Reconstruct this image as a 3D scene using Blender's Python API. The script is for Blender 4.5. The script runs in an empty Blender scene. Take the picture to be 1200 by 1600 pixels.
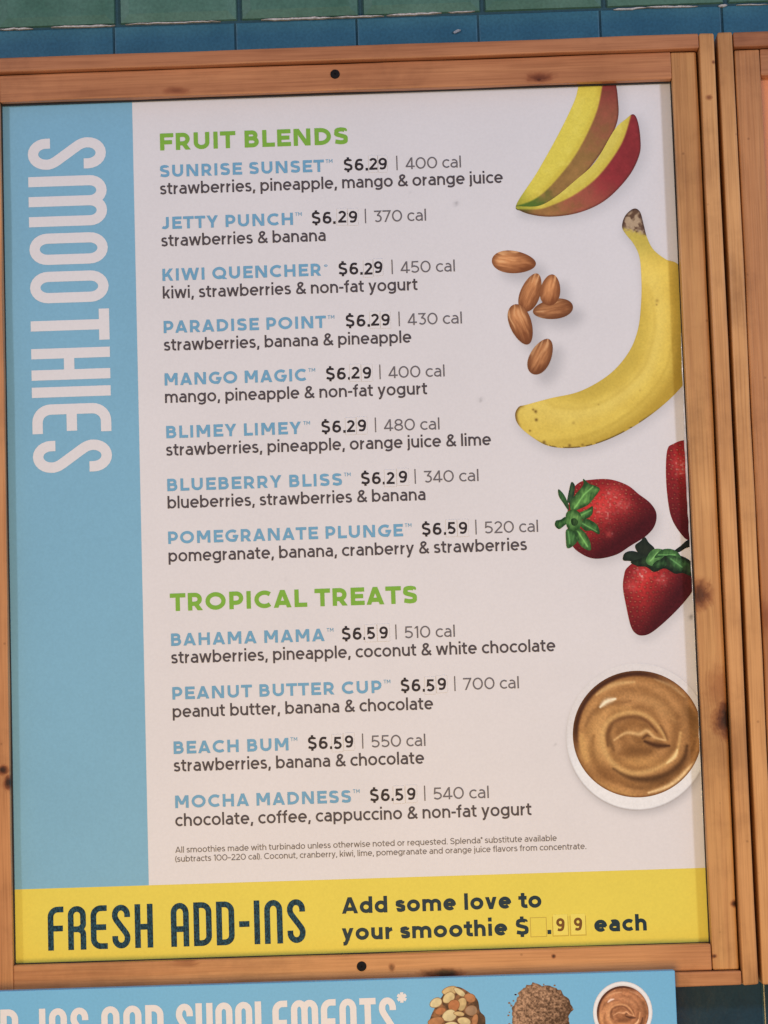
import bpy, bmesh, math, random
import numpy as np
from mathutils import Vector, Matrix, geometry

random.seed(7)
np.random.seed(7)
SC = bpy.context.scene
COL = SC.collection

# ------------------------------------------------------------------ camera
ZC = 2.05            # height of the poster's centre above the floor
YP = -0.020          # front face of the poster (the wall's face is y = 0)
CAM = np.array([0.04664, -1.87351 + YP, -0.18425 + ZC])
YAW, PITCH, ROLL = -0.00922, 0.09926, -0.03192
FPX = 3600.0         # focal length in pixels of the 1200 x 1600 photograph
_cy, _sy, _cp, _sp = math.cos(YAW), math.sin(YAW), math.cos(PITCH), math.sin(PITCH)
FW = np.array([_sy * _cp, _cy * _cp, _sp])
_r = np.array([_cy, -_sy, 0.0])
_u = np.cross(_r, FW)
RT = math.cos(ROLL) * _r + math.sin(ROLL) * _u
UP = -math.sin(ROLL) * _r + math.cos(ROLL) * _u
cd = bpy.data.cameras.new('camera')
cam = bpy.data.objects.new('camera', cd)
COL.objects.link(cam)
cam.matrix_world = Matrix(((RT[0], UP[0], -FW[0], CAM[0]), (RT[1], UP[1], -FW[1], CAM[1]),
                           (RT[2], UP[2], -FW[2], CAM[2]), (0, 0, 0, 1)))
cd.sensor_fit = 'HORIZONTAL'
cd.sensor_width = 36.0
cd.lens = 36.0 * FPX / 1200.0 * (1200.0 / 1200.0)
cd.clip_start = 0.05
cd.clip_end = 60.0
SC.camera = cam
SC.render.resolution_x, SC.render.resolution_y = 768, 1024

# ------------------------------------------------------------------ light
w = bpy.data.worlds.new('World')
SC.world = w
w.use_nodes = True
bg = w.node_tree.nodes['Background']
bg.inputs[0].default_value = (0.64, 0.72, 1.0, 1)
bg.inputs[1].default_value = 0.315


def area(name, loc, target, size, power, color):
    ld = bpy.data.lights.new(name, 'AREA')
    ld.shape = 'DISK'
    ld.size = size
    ld.energy = power
    ld.color = color
    o = bpy.data.objects.new(name, ld)
    COL.objects.link(o)
    o.location = loc
    o.rotation_euler = (Vector(target) - Vector(loc)).to_track_quat('-Z', 'Y').to_euler()
    return o


area('right_lamp', (1.30, -1.42, ZC + 0.42), (0.0, 0, ZC - 0.25), 0.20, 10.8, (0.725, 0.785, 1.0))
area('left_lamp', (-0.98, -1.35, ZC + 0.50), (0, 0, ZC - 0.15), 0.14, 5.9, (0.87, 0.83, 0.92))
area('warm_lamp', (-0.05, -1.30, ZC - 0.62), (0.05, 0, ZC - 0.42), 0.55, 10.0, (1.0, 0.64, 0.22))
SC.cycles.filter_width = 1.45
SC.view_settings.view_transform = 'Standard'
SC.view_settings.look = 'None'
SC.view_settings.exposure = 0.0
SC.view_settings.gamma = 1.0


# ------------------------------------------------------------------ geometry helpers
def P(px, py, y=YP):
    """the point of the plane at depth y that the photograph shows at pixel (px, py)"""
    d = FW + (px - 600.0) / FPX * RT - (py - 800.0) / FPX * UP
    t = (y - CAM[1]) / d[1]
    return CAM + t * d


def PV(px, py, y=YP):
    px = np.asarray(px, float)
    py = np.asarray(py, float)
    d = FW + ((px - 600.0) / FPX)[..., None] * RT - ((py - 800.0) / FPX)[..., None] * UP
    t = (y - CAM[1]) / d[..., 1]
    return CAM + t[..., None] * d


def to_px(X):
    d = X - CAM
    z = d @ FW
    return 600 + FPX * (d @ RT) / z, 800 - FPX * (d @ UP) / z


def s2l(c):
    c = np.asarray(c, float) / 255.0
    return np.where(c <= 0.04045, c / 12.92, ((c + 0.055) / 1.055) ** 2.4)


_wy = np.array([100., 300., 500., 900., 1300., 1600.])
_wr = np.array([[201, 194, 202], [204, 196, 203], [210, 201, 204], [226, 212, 206], [229, 213, 207], [230, 213, 206]], float)


def alb(rgb, py):
    """printed ink colour: what the photograph shows, relative to the white paper beside it"""
    rgb = np.asarray(rgb, float)
    py = np.asarray(py, float)
    wl = np.stack([s2l(np.interp(py, _wy, _wr[:, k])) for k in range(3)], -1)
    return np.clip(s2l(rgb) / wl * 0.80, 0.004, 0.95)


class Root:
    """a thing: an Empty that parents its parts"""
    def __init__(self, name, label, cat, loc, group=None, kind=None):
        o = bpy.data.objects.new(name, None)
        o.empty_display_size = 0.05
        COL.objects.link(o)
        o.location = loc
        o['label'] = label
        if cat:
            o['category'] = cat
        if group:
            o['group'] = group
        if kind:
            o['kind'] = kind
        self.o, self.loc = o, np.array(loc, float)


def link(name, me, root, parent=None):
    o = bpy.data.objects.new(name, me)
    COL.objects.link(o)
    if root is not None:
        o.parent = parent if parent is not None else root.o
    return o


def mesh(name, verts, faces, mats, root=None, parent=None, midx=None, smooth=False, colors=None):
    v = np.asarray(verts, float)
    if root is not None:
        v = v - root.loc
    me = bpy.data.meshes.new(name)
    me.from_pydata(v.tolist(), [], [list(map(int, f)) for f in faces])
    for m in (mats if isinstance(mats, (list, tuple)) else [mats]):
        me.materials.append(m)
    if midx is not None:
        me.polygons.foreach_set('material_index', np.asarray(midx, np.int32))
    if smooth:
        me.polygons.foreach_set('use_smooth', np.ones(len(me.polygons), bool))
    if colors is not None:
        ca = me.color_attributes.new('ink', 'FLOAT_COLOR', 'POINT')
        c4 = np.ones((len(v), 4), np.float32)
        c4[:, :3] = colors
        ca.data.foreach_set('color', c4.ravel())
    me.update()
    return link(name, me, root, parent)


def bm_obj(name, bm, mats, root, parent=None, smooth=False):
    if root is not None:
        bmesh.ops.translate(bm, verts=bm.verts, vec=Vector((-root.loc).tolist()))
    me = bpy.data.meshes.new(name)
    bm.to_mesh(me)
    bm.free()
    for m in (mats if isinstance(mats, (list, tuple)) else [mats]):
        me.materials.append(m)
    if smooth:
        me.polygons.foreach_set('use_smooth', np.ones(len(me.polygons), bool))
    return link(name, me, root, parent)


def prism(name, quad, y0, y1, mat, root, parent=None, bev=0.0, seg=2, jitter=0.0, cuts=0):
    """a board with the (x, z) outline quad (four corners, counter-clockwise seen from the front), from depth y0 to y1 (front)"""
    bm = bmesh.new()
    f = [bm.verts.new((q[0], y1, q[1])) for q in quad]
    b = [bm.verts.new((q[0], y0, q[1])) for q in quad]
    n = len(quad)
    bm.faces.new(f)
    bm.faces.new(b[::-1])
    for i in range(n):
        bm.faces.new((f[i], b[i], b[(i + 1) % n], f[(i + 1) % n]))
    bmesh.ops.recalc_face_normals(bm, faces=bm.faces)
    if cuts:
        longest = max(e.calc_length() for e in bm.edges)
        es = [e for e in bm.edges if e.calc_length() > longest * 0.8]
        bmesh.ops.subdivide_edges(bm, edges=es, cuts=cuts)
        for v in bm.verts:
            v.co.x += random.uniform(-jitter, jitter)
            v.co.z += random.uniform(-jitter, jitter)
    if bev:
        es = [e for e in bm.edges if len(e.link_faces) == 2 and e.calc_face_angle(0) > 0.5]
        bmesh.ops.bevel(bm, geom=es, offset=bev, segments=seg, affect='EDGES', profile=0.5, clamp_overlap=True)
    return bm_obj(name, bm, mat, root, parent)


def rect(x0, x1, z0, z1):
    return [(x0, z0), (x1, z0), (x1, z1), (x0, z1)]


# ------------------------------------------------------------------ materials
def nmat(name):
    m = bpy.data.materials.new(name)
    m.use_nodes = True
    nt = m.node_tree
    return m, nt, nt.nodes['Principled BSDF']


def N(nt, kind, **kw):
    n = nt.nodes.new(kind)
    for k, v in kw.items():
        if k.startswith('i_'):
            n.inputs[int(k[2:])].default_value = v
        else:
            setattr(n, k, v)
    return n


def ramp(nt, stops, src):
    r = nt.nodes.new('ShaderNodeValToRGB')
    e = r.color_ramp.elements
    while len(e) < len(stops):
        e.new(0.5)
    for el, (p, c) in zip(e, stops):
        el.position = p
        el.color = (*c, 1) if len(c) == 3 else c
    nt.links.new(src, r.inputs[0])
    return r


def print_mat(name, color=None, rough=0.42, mottle=0.035, attr=False, spec=0.16):
    """ink on laminated paper: faint mottling and a fine screen grain"""
    m, nt, b = nmat(name)
    b.inputs['Roughness'].default_value = rough
    b.inputs['Specular IOR Level'].default_value = spec
    tc = N(nt, 'ShaderNodeTexCoord')
    n1 = N(nt, 'ShaderNodeTexNoise')
    n1.inputs['Scale'].default_value = 9.0
    n1.inputs['Detail'].default_value = 5.0
    n2 = N(nt, 'ShaderNodeTexNoise')
    n2.inputs['Scale'].default_value = 520.0
    n2.inputs['Detail'].default_value = 2.0
    nt.links.new(tc.outputs['Object'], n1.inputs['Vector'])
    nt.links.new(tc.outputs['Object'], n2.inputs['Vector'])
    ad = N(nt, 'ShaderNodeMath', operation='ADD')
    nt.links.new(n1.outputs[0], ad.inputs[0])
    nt.links.new(n2.outputs[0], ad.inputs[1])
    mr = N(nt, 'ShaderNodeMapRange')
    mr.inputs['From Min'].default_value = 0.5
    mr.inputs['From Max'].default_value = 1.5
    mr.inputs['To Min'].default_value = 1.0 - 2.2 * mottle
    mr.inputs['To Max'].default_value = 1.0 + 2.2 * mottle
    nt.links.new(ad.outputs[0], mr.inputs[0])
    mx = N(nt, 'ShaderNodeVectorMath', operation='MULTIPLY')
    if attr:
        at = N(nt, 'ShaderNodeAttribute', attribute_name='ink')
        nt.links.new(at.outputs['Color'], mx.inputs[0])
    else:
        mx.inputs[0].default_value = tuple(color)
    nt.links.new(mr.outputs[0], mx.inputs[1])
    nt.links.new(mx.outputs[0], b.inputs['Base Color'])
    bp = N(nt, 'ShaderNodeBump')
    bp.inputs['Strength'].default_value = 0.05
    bp.inputs['Distance'].default_value = 0.0006
    nt.links.new(n1.outputs[0], bp.inputs['Height'])
    nt.links.new(bp.outputs[0], b.inputs['Normal'])
    return m


def wood(name, along, light, dark, seed=0, knots=(), rough=0.5):
    """cedar board; along = 'x' or 'z' (the grain); knots = (x, z, rx, rz, strength) in the thing's own metres"""
    m, nt, b = nmat(name)
    L = nt.links.new
    b.inputs['Roughness'].default_value = rough
    b.inputs['Coat Weight'].default_value = 0.22
    b.inputs['Coat Roughness'].default_value = 0.28
    b.inputs['Specular IOR Level'].default_value = 0.22
    tc = N(nt, 'ShaderNodeTexCoord')
    vec = tc.outputs['Object']
    kd = None
    for (kx, kz, rx, rz, st) in knots:
        sb = N(nt, 'ShaderNodeVectorMath', operation='SUBTRACT')
        L(tc.outputs['Object'], sb.inputs[0])
        sb.inputs[1].default_value = (kx, 0, kz)
        ml = N(nt, 'ShaderNodeVectorMath', operation='MULTIPLY')
        L(sb.outputs[0], ml.inputs[0])
        ml.inputs[1].default_value = (1 / rx, 0, 1 / rz)
        nz = N(nt, 'ShaderNodeTexNoise')
        nz.inputs['Scale'].default_value = 170
        L(tc.outputs['Object'], nz.inputs['Vector'])
        ln = N(nt, 'ShaderNodeVectorMath', operation='LENGTH')
        L(ml.outputs[0], ln.inputs[0])
        a1 = N(nt, 'ShaderNodeMath', operation='MULTIPLY_ADD')
        L(nz.outputs[0], a1.inputs[0])
        a1.inputs[1].default_value = 0.9
        L(ln.outputs['Value'], a1.inputs[2])
        mr = N(nt, 'ShaderNodeMapRange', interpolation_type='SMOOTHSTEP')
        L(a1.outputs[0], mr.inputs[0])
        mr.inputs['From Min'].default_value = 0.55
        mr.inputs['From Max'].default_value = 2.1
        mr.inputs['To Min'].default_value = st
        mr.inputs['To Max'].default_value = 0.0
        if kd is None:
            kd = mr.outputs[0]
        else:
            mxm = N(nt, 'ShaderNodeMath', operation='MAXIMUM')
            L(kd, mxm.inputs[0])
            L(mr.outputs[0], mxm.inputs[1])
            kd = mxm.outputs[0]
    if kd is not None:       # the grain swings round a knot
        cmb = N(nt, 'ShaderNodeCombineXYZ')
        sc = N(nt, 'ShaderNodeMath', operation='MULTIPLY')
        L(kd, sc.inputs[0])
        sc.inputs[1].default_value = 0.010
        L(sc.outputs[0], cmb.inputs['Z' if along == 'x' else 'X'])
        av = N(nt, 'ShaderNodeVectorMath', operation='ADD')
        L(tc.outputs['Object'], av.inputs[0])
        L(cmb.outputs[0], av.inputs[1])
        vec = av.outputs[0]

    def grain(sl, sa, det, dist):
        mp = N(nt, 'ShaderNodeMapping')
        mp.inputs['Location'].default_value = (seed * 3.7, seed * 1.3, seed * 2.1)
        mp.inputs['Scale'].default_value = (sl, sa, sa) if along == 'x' else (sa, sa, sl)
        L(vec, mp.inputs['Vector'])
        nz = N(nt, 'ShaderNodeTexNoise')
        nz.inputs['Scale'].default_value = 1.0
        nz.inputs['Detail'].default_value = det
        nz.inputs['Distortion'].default_value = dist
        L(mp.outputs[0], nz.inputs['Vector'])
        return nz.outputs[0]
    g1 = grain(3.0, 95.0, 4.0, 0.5)
    g2 = grain(16.0, 620.0, 3.0, 0.2)
    g3 = grain(5.0, 12.0, 3.0, 0.0)
    md = N(nt, 'ShaderNodeMixRGB', blend_type='MIX')
    r1 = ramp(nt, [(0.26, tuple(0.3 * a + 0.7 * c for a, c in zip(light, dark))), (0.5, tuple(0.6 * a + 0.4 * c for a, c in zip(light, dark))), (0.74, light)], g1)
    r2 = ramp(nt, [(0.30, (0.80, 0.76, 0.73)), (0.58, (1.0, 1.0, 1.0))], g2)
    r3 = ramp(nt, [(0.32, (0.82, 0.75, 0.70)), (0.7, (1.08, 1.08, 1.06))], g3)
    m1 = N(nt, 'ShaderNodeMixRGB', blend_type='MULTIPLY')
    m1.inputs[0].default_value = 1
    L(r1.outputs[0], m1.inputs[1])
    L(r2.outputs[0], m1.inputs[2])
    m2 = N(nt, 'ShaderNodeMixRGB', blend_type='MULTIPLY')
    m2.inputs[0].default_value = 1
    L(m1.outputs[0], m2.inputs[1])
    L(r3.outputs[0], m2.inputs[2])
    # handling dirt and weathering in patches
    g4 = N(nt, 'ShaderNodeTexNoise')
    g4.inputs['Scale'].default_value = 7.5
    g4.inputs['Detail'].default_value = 7
    g4.inputs['Roughness'].default_value = 0.66
    L(vec, g4.inputs['Vector'])
    r4 = ramp(nt, [(0.36, (0.62, 0.57, 0.55)), (0.50, (0.93, 0.91, 0.90)), (0.66, (1.05, 1.05, 1.05))], g4.outputs[0])
    m4 = N(nt, 'ShaderNodeMixRGB', blend_type='MULTIPLY')
    m4.inputs[0].default_value = 0.8
    L(m2.outputs[0], m4.inputs[1])
    L(r4.outputs[0], m4.inputs[2])
    m2 = m4
    # small dark pin specks
    vo = N(nt, 'ShaderNodeTexVoronoi')
    vo.inputs['Scale'].default_value = 52.0
    L(vec, vo.inputs['Vector'])
    rs = ramp(nt, [(0.03, (0.35, 0.3, 0.28)), (0.075, (1, 1, 1))], vo.outputs['Distance'])
    m3 = N(nt, 'ShaderNodeMixRGB', blend_type='MULTIPLY')
    m3.inputs[0].default_value = 0.45
    L(m2.outputs[0], m3.inputs[1])
    L(rs.outputs[0], m3.inputs[2])
    out = m3.outputs[0]
    if kd is not None:
        rk = ramp(nt, [(0.0, (1, 1, 1)), (0.25, (0.72, 0.60, 0.56)), (0.55, (0.34, 0.22, 0.19)), (0.9, (0.07, 0.045, 0.045))], kd)
        mk = N(nt, 'ShaderNodeMixRGB', blend_type='MULTIPLY')
        mk.inputs[0].default_value = 1
        L(out, mk.inputs[1])
        L(rk.outputs[0], mk.inputs[2])
        out = mk.outputs[0]
    L(out, b.inputs['Base Color'])
    bp = N(nt, 'ShaderNodeBump')
    bp.inputs['Strength'].default_value = 0.35
    bp.inputs['Distance'].default_value = 0.0008
    L(g2, bp.inputs['Height'])
    L(bp.outputs[0], b.inputs['Normal'])
    return m


def glaze(name, color, color2, rough=0.30, seed=0.0):
    """glazed ceramic: uneven pooled glaze, hairline crazing, slight waviness"""
    m, nt, b = nmat(name)
    L = nt.links.new
    tc = N(nt, 'ShaderNodeTexCoord')
    mp = N(nt, 'ShaderNodeMapping')
    mp.inputs['Location'].default_value = (seed, seed * 2, seed * 3)
    L(tc.outputs['Object'], mp.inputs['Vector'])
    n1 = N(nt, 'ShaderNodeTexNoise')
    n1.inputs['Scale'].default_value = 22
    n1.inputs['Detail'].default_value = 5
    L(mp.outputs[0], n1.inputs['Vector'])
    n2 = N(nt, 'ShaderNodeTexNoise')
    n2.inputs['Scale'].default_value = 420
    n2.inputs['Detail'].default_value = 2
    L(mp.outputs[0], n2.inputs['Vector'])
    r1 = ramp(nt, [(0.32, color), (0.70, color2)], n1.outputs[0])
    r2 = ramp(nt, [(0.30, (0.86, 0.86, 0.86)), (0.68, (1.10, 1.10, 1.10))], n2.outputs[0])
    mm = N(nt, 'ShaderNodeMixRGB', blend_type='MULTIPLY')
    mm.inputs[0].default_value = 1
    L(r1.outputs[0], mm.inputs[1])
    L(r2.outputs[0], mm.inputs[2])
    L(mm.outputs[0], b.inputs['Base Color'])
    b.inputs['Roughness'].default_value = rough
    bp = N(nt, 'ShaderNodeBump')
    bp.inputs['Strength'].default_value = 0.25
    bp.inputs['Distance'].default_value = 0.003
    L(n1.outputs[0], bp.inputs['Height'])
    L(bp.outputs[0], b.inputs['Normal'])
    return m


def plain(name, color, rough=0.6, metallic=0.0, bump=0.0, scale=200, var=0.12):
    m, nt, b = nmat(name)
    L = nt.links.new
    tc = N(nt, 'ShaderNodeTexCoord')
    nz = N(nt, 'ShaderNodeTexNoise')
    nz.inputs['Scale'].default_value = scale
    nz.inputs['Detail'].default_value = 4
    L(tc.outputs['Object'], nz.inputs['Vector'])
    r = ramp(nt, [(0.3, tuple(c * (1 - var) for c in color)), (0.7, tuple(min(1, c * (1 + var)) for c in color))], nz.outputs[0])
    L(r.outputs[0], b.inputs['Base Color'])
    b.inputs['Roughness'].default_value = rough
    b.inputs['Metallic'].default_value = metallic
    if bump:
        bp = N(nt, 'ShaderNodeBump')
        bp.inputs['Strength'].default_value = bump
        bp.inputs['Distance'].default_value = 0.002
        L(nz.outputs[0], bp.inputs['Height'])
        L(bp.outputs[0], b.inputs['Normal'])
    return m


def brushed_ink(name, color, color2):
    """the hand-inked look of the banner's large lettering: streaks along the strokes"""
    m, nt, b = nmat(name)
    L = nt.links.new
    tc = N(nt, 'ShaderNodeTexCoord')
    mp = N(nt, 'ShaderNodeMapping')
    mp.inputs['Scale'].default_value = (1.0, 1.0, 0.6)
    L(tc.outputs['Object'], mp.inputs['Vector'])
    nz = N(nt, 'ShaderNodeTexNoise')
    nz.inputs['Scale'].default_value = 900
    nz.inputs['Detail'].default_value = 3
    L(mp.outputs[0], nz.inputs['Vector'])
    r = ramp(nt, [(0.40, color), (0.62, color2)], nz.outputs[0])
    L(r.outputs[0], b.inputs['Base Color'])
    b.inputs['Roughness'].default_value = 0.5
    b.inputs['Specular IOR Level'].default_value = 0.12
    return m


WHITE = alb((228, 213, 207), 1300.0)
M = {}
M['paper'] = print_mat('poster_paper', attr=True, mottle=0.02)
M['ink'] = print_mat('printed_photo', attr=True, mottle=0.05)
M['board_back'] = plain('poster_edge', (0.75, 0.74, 0.72), 0.4)
M['blue'] = print_mat('blue_ink', alb((124, 167, 189), 700.0), mottle=0.035)
M['yellow'] = print_mat('yellow_ink', alb((231, 201, 82), 1430.0), mottle=0.03)
M['white_ink'] = print_mat('white_ink', (0.80, 0.80, 0.80), mottle=0.02)
M['green'] = print_mat('green_ink', alb((122, 164, 62), 600.0), mottle=0.04)
M['name'] = print_mat('blue_grey_ink', alb((112, 156, 182), 700.0), mottle=0.04)
M['dark'] = print_mat('charcoal_ink', alb((80, 70, 72), 700.0), mottle=0.04)
M['black'] = print_mat('price_ink', alb((52, 44, 46), 700.0), mottle=0.04)
M['grey'] = print_mat('grey_ink', alb((108, 99, 101), 700.0), mottle=0.04)
M['fine'] = print_mat('fine_print_ink', alb((120, 106, 102), 1300.0), mottle=0.04)
M['teal_ink'] = print_mat('dark_teal_ink', alb((22, 48, 58), 1430.0), mottle=0.05)
M['brushed'] = brushed_ink('brushed_teal_ink', alb((12, 40, 52), 1430.0), alb((42, 78, 90), 1430.0))
M['brown_ink'] = print_mat('brown_digit_ink', alb((116, 72, 34), 1430.0), mottle=0.04)
M['slot_line'] = print_mat('slot_outline_ink', alb((198, 164, 70), 1430.0), mottle=0.03)
M['sticker'] = print_mat('sticker_vinyl', alb((229, 213, 206), 1200.0), rough=0.3, mottle=0.015)
M['sticker_yellow'] = print_mat('sticker_yellow_vinyl', alb((236, 208, 96), 1430.0), rough=0.3, mottle=0.02)
M['screw'] = plain('black_screw', (0.004, 0.0035, 0.0035), 0.95)
M['grout'] = plain('grout', (0.026, 0.080, 0.105), 0.9, bump=0.4, scale=300)
M['chip'] = plain('bare_white_ceramic', (0.50, 0.49, 0.46), 0.8, bump=0.4, scale=500, var=0.3)
M['orange'] = print_mat('orange_ink', (0.90, 0.37, 0.17), mottle=0.04)
M['laminate'] = plain('laminate_edge', (0.90, 0.89, 0.88), 0.15, bump=0.8, scale=160, var=0.3)

# ------------------------------------------------------------------ the wall and its tiles
wall = Root('wall', 'tiled wall behind the menu boards, dark blue tiles under a green row', None, (0, 0, 0), kind='structure')
prism('mortar_bed', rect(-0.75, 1.25, 0.9, 2.9), 0.05, 0.0012, M['grout'], wall)
TILE_FRONT = 0.0
gz_blue = [glaze('blue_glaze', (0.034, 0.140, 0.200), (0.054, 0.188, 0.250), seed=s) for s in (0.0, 3.1, 7.7)]
gz_green = [glaze('green_glaze', (0.056, 0.150, 0.105), (0.098, 0.215, 0.165), seed=s) for s in (1.0, 5.1)]
gz_teal = [glaze('teal_glaze', (0.008, 0.030, 0.046), (0.016, 0.056, 0.084), rough=0.18, seed=s) for s in (2.0, 6.1)]

ja = P(557, 45)[0]
PITCHX = (P(940, 30, 0)[0] - P(180, 60, 0)[0]) / 4.0
X0 = P(557, 44, 0)[0]
z_green = P(600, 27, 0)[2]            # joint between the green row and the blue row
ROWH = 0.0985


def tile(x0, x1, z0, z1, mat, proud, bev=0.0012):
    bm = bmesh.new()
    g = 0.00045
    x0, x1, z0, z1 = x0 + g + random.uniform(0, .0006), x1 - g - random.uniform(0, .0006), z0 + g, z1 - g
    q = rect(x0, x1, z0, z1)
    tz = random.uniform(-0.0004, 0.0004)
    f = [bm.verts.new((a, TILE_FRONT - proud + (tz if i in (1, 2) else -tz), c)) for i, (a, c) in enumerate(q)]
    b = [bm.verts.new((a, 0.006, c)) for (a, c) in q]
    bm.faces.new(f)
    for i in range(4):
        bm.faces.new((f[i], b[i], b[(i + 1) % 4], f[(i + 1) % 4]))
    bmesh.ops.recalc_face_normals(bm, faces=bm.faces)
    es = [e for e in bm.edges if all(abs(v.co.y) < 0.02 and v in f for v in e.verts)]
    bmesh.ops.bevel(bm, geom=es, offset=bev, segments=2, affect='EDGES', profile=0.6)
    return bm_obj('tile', bm, mat, wall)


k = 0
for i in range(-5, 6):
    xa, xb = X0 + i * PITCHX, X0 + (i + 1) * PITCHX
    tile(xa, xb, z_green - ROWH, z_green, gz_blue[k % 3], 0.0)
    tile(xa + 0.004, xb + 0.004, z_green, z_green + ROWH, gz_green[k % 2], 0.0035, 0.009)
    tile(xa + 0.002, xb + 0.002, z_green + ROWH, z_green + 2 * ROWH, gz_green[(k + 1) % 2], 0.001, 0.004)
    k += 1
zb = z_green - 8 * ROWH
xj = P(1192, 1570, 0)[0]
for i in range(-5, 3):
    for r in range(-3, 2):
        ztop = P(1130, 1545, 0)[2] + 0.030 + r * ROWH
        if r >= 0 and i < -4:
            continue
        tile(xj + i * PITCHX, xj + (i + 1) * PITCHX, ztop - ROWH, ztop, gz_teal[(i + r) % 2], 0.0)

# the chipped white edge between the rows
for (xa, xb, ya, yb, th) in [(0, 52, 46.5, 45, 3.2), (80, 180, 43, 40.5, 3.4), (196, 345, 38.5, 33.5, 2.2), (408, 520, 31.5, 28, 4.2),
                             (520, 600, 28, 25.5, 2.6), (604, 690, 25, 20.5, 3.6), (700, 742, 20, 18.5, 1.8), (958, 1010, 16, 12.5, 4.0),
                             (1010, 1090, 12, 10.5, 3.2), (1122, 1136, 10, 9.5, 5.0), (1150, 1200, 9, 7.5, 1.6), (708, 720, 51.5, 48, 5.0), (-60, -8, 49, 47, 3.0)]:
    th *= .8
    n = max(5, int((xb - xa) / 7))
    vs, fs = [], []
    for j in range(n + 1):
        t = j / n
        taper = min(1.0, 5 * t, 5 * (1 - t)) + 0.05
        a = th * taper * random.uniform(0.28, 0.52)
        b_ = th * taper * random.uniform(0.28, 0.52)
        cx, cyy = xa + (xb - xa) * t, ya + (yb - ya) * t + random.uniform(-.5, .5)
        up_, dn = P(cx, cyy - a, 0), P(cx, cyy + b_, 0)
        yy = TILE_FRONT - 0.0016 - random.uniform(0, .0008)
        vs += [(up_[0], yy, up_[2]), (dn[0], yy, dn[2]), (up_[0], 0.003, up_[2]), (dn[0], 0.003, dn[2])]
        if j:
            q = 4 * j
            fs += [(q - 4, q - 3, q + 1, q), (q - 2, q - 4, q, q + 2), (q - 3, q - 1, q + 3, q + 1)]
    mesh('white_chip', vs, fs, M['chip'], wall)

# ------------------------------------------------------------------ frames
Y_RAIL, Y_STRIP = -0.0325, -0.0390
oTL, oTR = P(0, 158, Y_RAIL), P(1051, 124.5, Y_RAIL)
oBL, oBR = P(19, 1510, Y_RAIL), P(1111, 1472.5, Y_RAIL)
OX0, OX1 = 0.5 * (oTL[0] + oBL[0]), 0.5 * (oTR[0] + oBR[0])
OZ1, OZ0 = 0.5 * (oTL[2] + oTR[2]), 0.5 * (oBL[2] + oBR[2])
SX1 = 0.5 * (P(1092, 75, Y_STRIP)[0] + P(1159, 1520, Y_STRIP)[0])       # stile | strip
FX1 = 0.5 * (P(1116, 52, Y_STRIP)[0] + P(1184, 1537, Y_STRIP)[0])       # outer edge
SZ1 = 0.5 * (P(0, 112, Y_STRIP)[2] + P(1092, 75, Y_STRIP)[2])
FZ1 = 0.5 * (P(0, 89, Y_STRIP)[2] + P(1115, 52, Y_STRIP)[2])
SZ0 = P(1110, 1518, Y_STRIP)[2]
FZ0 = P(1110, 1541, Y_STRIP)[2]
SX0 = OX0 - (SX1 - OX1)
FX0 = SX0 - (FX1 - SX1)
GAP = 0.0032


def frame(root, dx, kn, tones, seed):
    """four inner boards and four proud outer strips"""
    def K(lst):
        return [(a - root.loc[0], c - root.loc[2], rx, rz, s) for (a, c, rx, rz, s) in lst]
    (lt, dk) = tones
    mt = wood('cedar_top_rail', 'x', (0.630, 0.293, 0.131), (0.454, 0.186, 0.082), seed, K(kn.get('top', [])))
    ml = wood('cedar_left_stile', 'z', (0.684, 0.351, 0.147), (0.540, 0.247, 0.097), seed + 1, K(kn.get('left', [])))
    mr = wood('cedar_right_stile', 'z', lt, dk, seed + 2, K(kn.get('right', [])))
    mb = wood('cedar_bottom_rail', 'x', (0.693, 0.352, 0.149), (0.529, 0.233, 0.099), seed + 3, K(kn.get('bottom', [])))
    ms = wood('cedar_side_strip', 'z', (0.804, 0.451, 0.175), (0.638, 0.323, 0.124), seed + 4, K(kn.get('strip', [])))
    mtp = wood('cedar_top_strip', 'x', (0.580, 0.266, 0.124), (0.454, 0.186, 0.085), seed + 5)
    x0, x1, a0, a1, f0, f1 = OX0 + dx, OX1 + dx, SX0 + dx, SX1 + dx, FX0 + dx, FX1 + dx
    e = 0.0004
    j = 0.00035
    prism('top_rail', rect(x0 + e, x1 - e, OZ1, SZ1 - .0009), YP - .0042, Y_RAIL, mt, root, bev=.0012, cuts=9, jitter=j)
    prism('bottom_rail', rect(x0 + e, x1 - e, SZ0 + e, OZ0), YP - .0042, Y_RAIL, mb, root, bev=.0012, cuts=9, jitter=j)
    prism('side_stile', rect(a0 + .0014, x0, SZ0 + e, SZ1 - .0012), YP - .0042, Y_RAIL - .0003, ml, root, bev=.0012, cuts=11, jitter=j)
    prism('side_stile', rect(x1, a1 - .0014, SZ0 + e, SZ1 - .0012), YP - .0042, Y_RAIL - .0003, mr, root, bev=.0012, cuts=11, jitter=j)
    prism('outer_strip', rect(a0, a1, SZ1, FZ1), -0.002, Y_STRIP, mtp, root, bev=.0014, cuts=9, jitter=j)
    prism('outer_strip', rect(a0, a1, FZ0, SZ0), -0.002, Y_STRIP + .001, mb, root, bev=.0014, cuts=9, jitter=j)
    prism('outer_strip', rect(f0, a0 - e, FZ0, FZ1), -0.002, Y_STRIP - .0006, ms, root, bev=.0016, cuts=11, jitter=j)
    prism('outer_strip', rect(a1 + e, f1, FZ0, FZ1), -0.002, Y_STRIP - .0006, ms, root, bev=.0016, cuts=11, jitter=j)


def kp(px, py, rx, rz, s, y=Y_RAIL):
    p = P(px, py, y)
    return (p[0], p[2], rx * 0.00052, rz * 0.00052, s)


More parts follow.
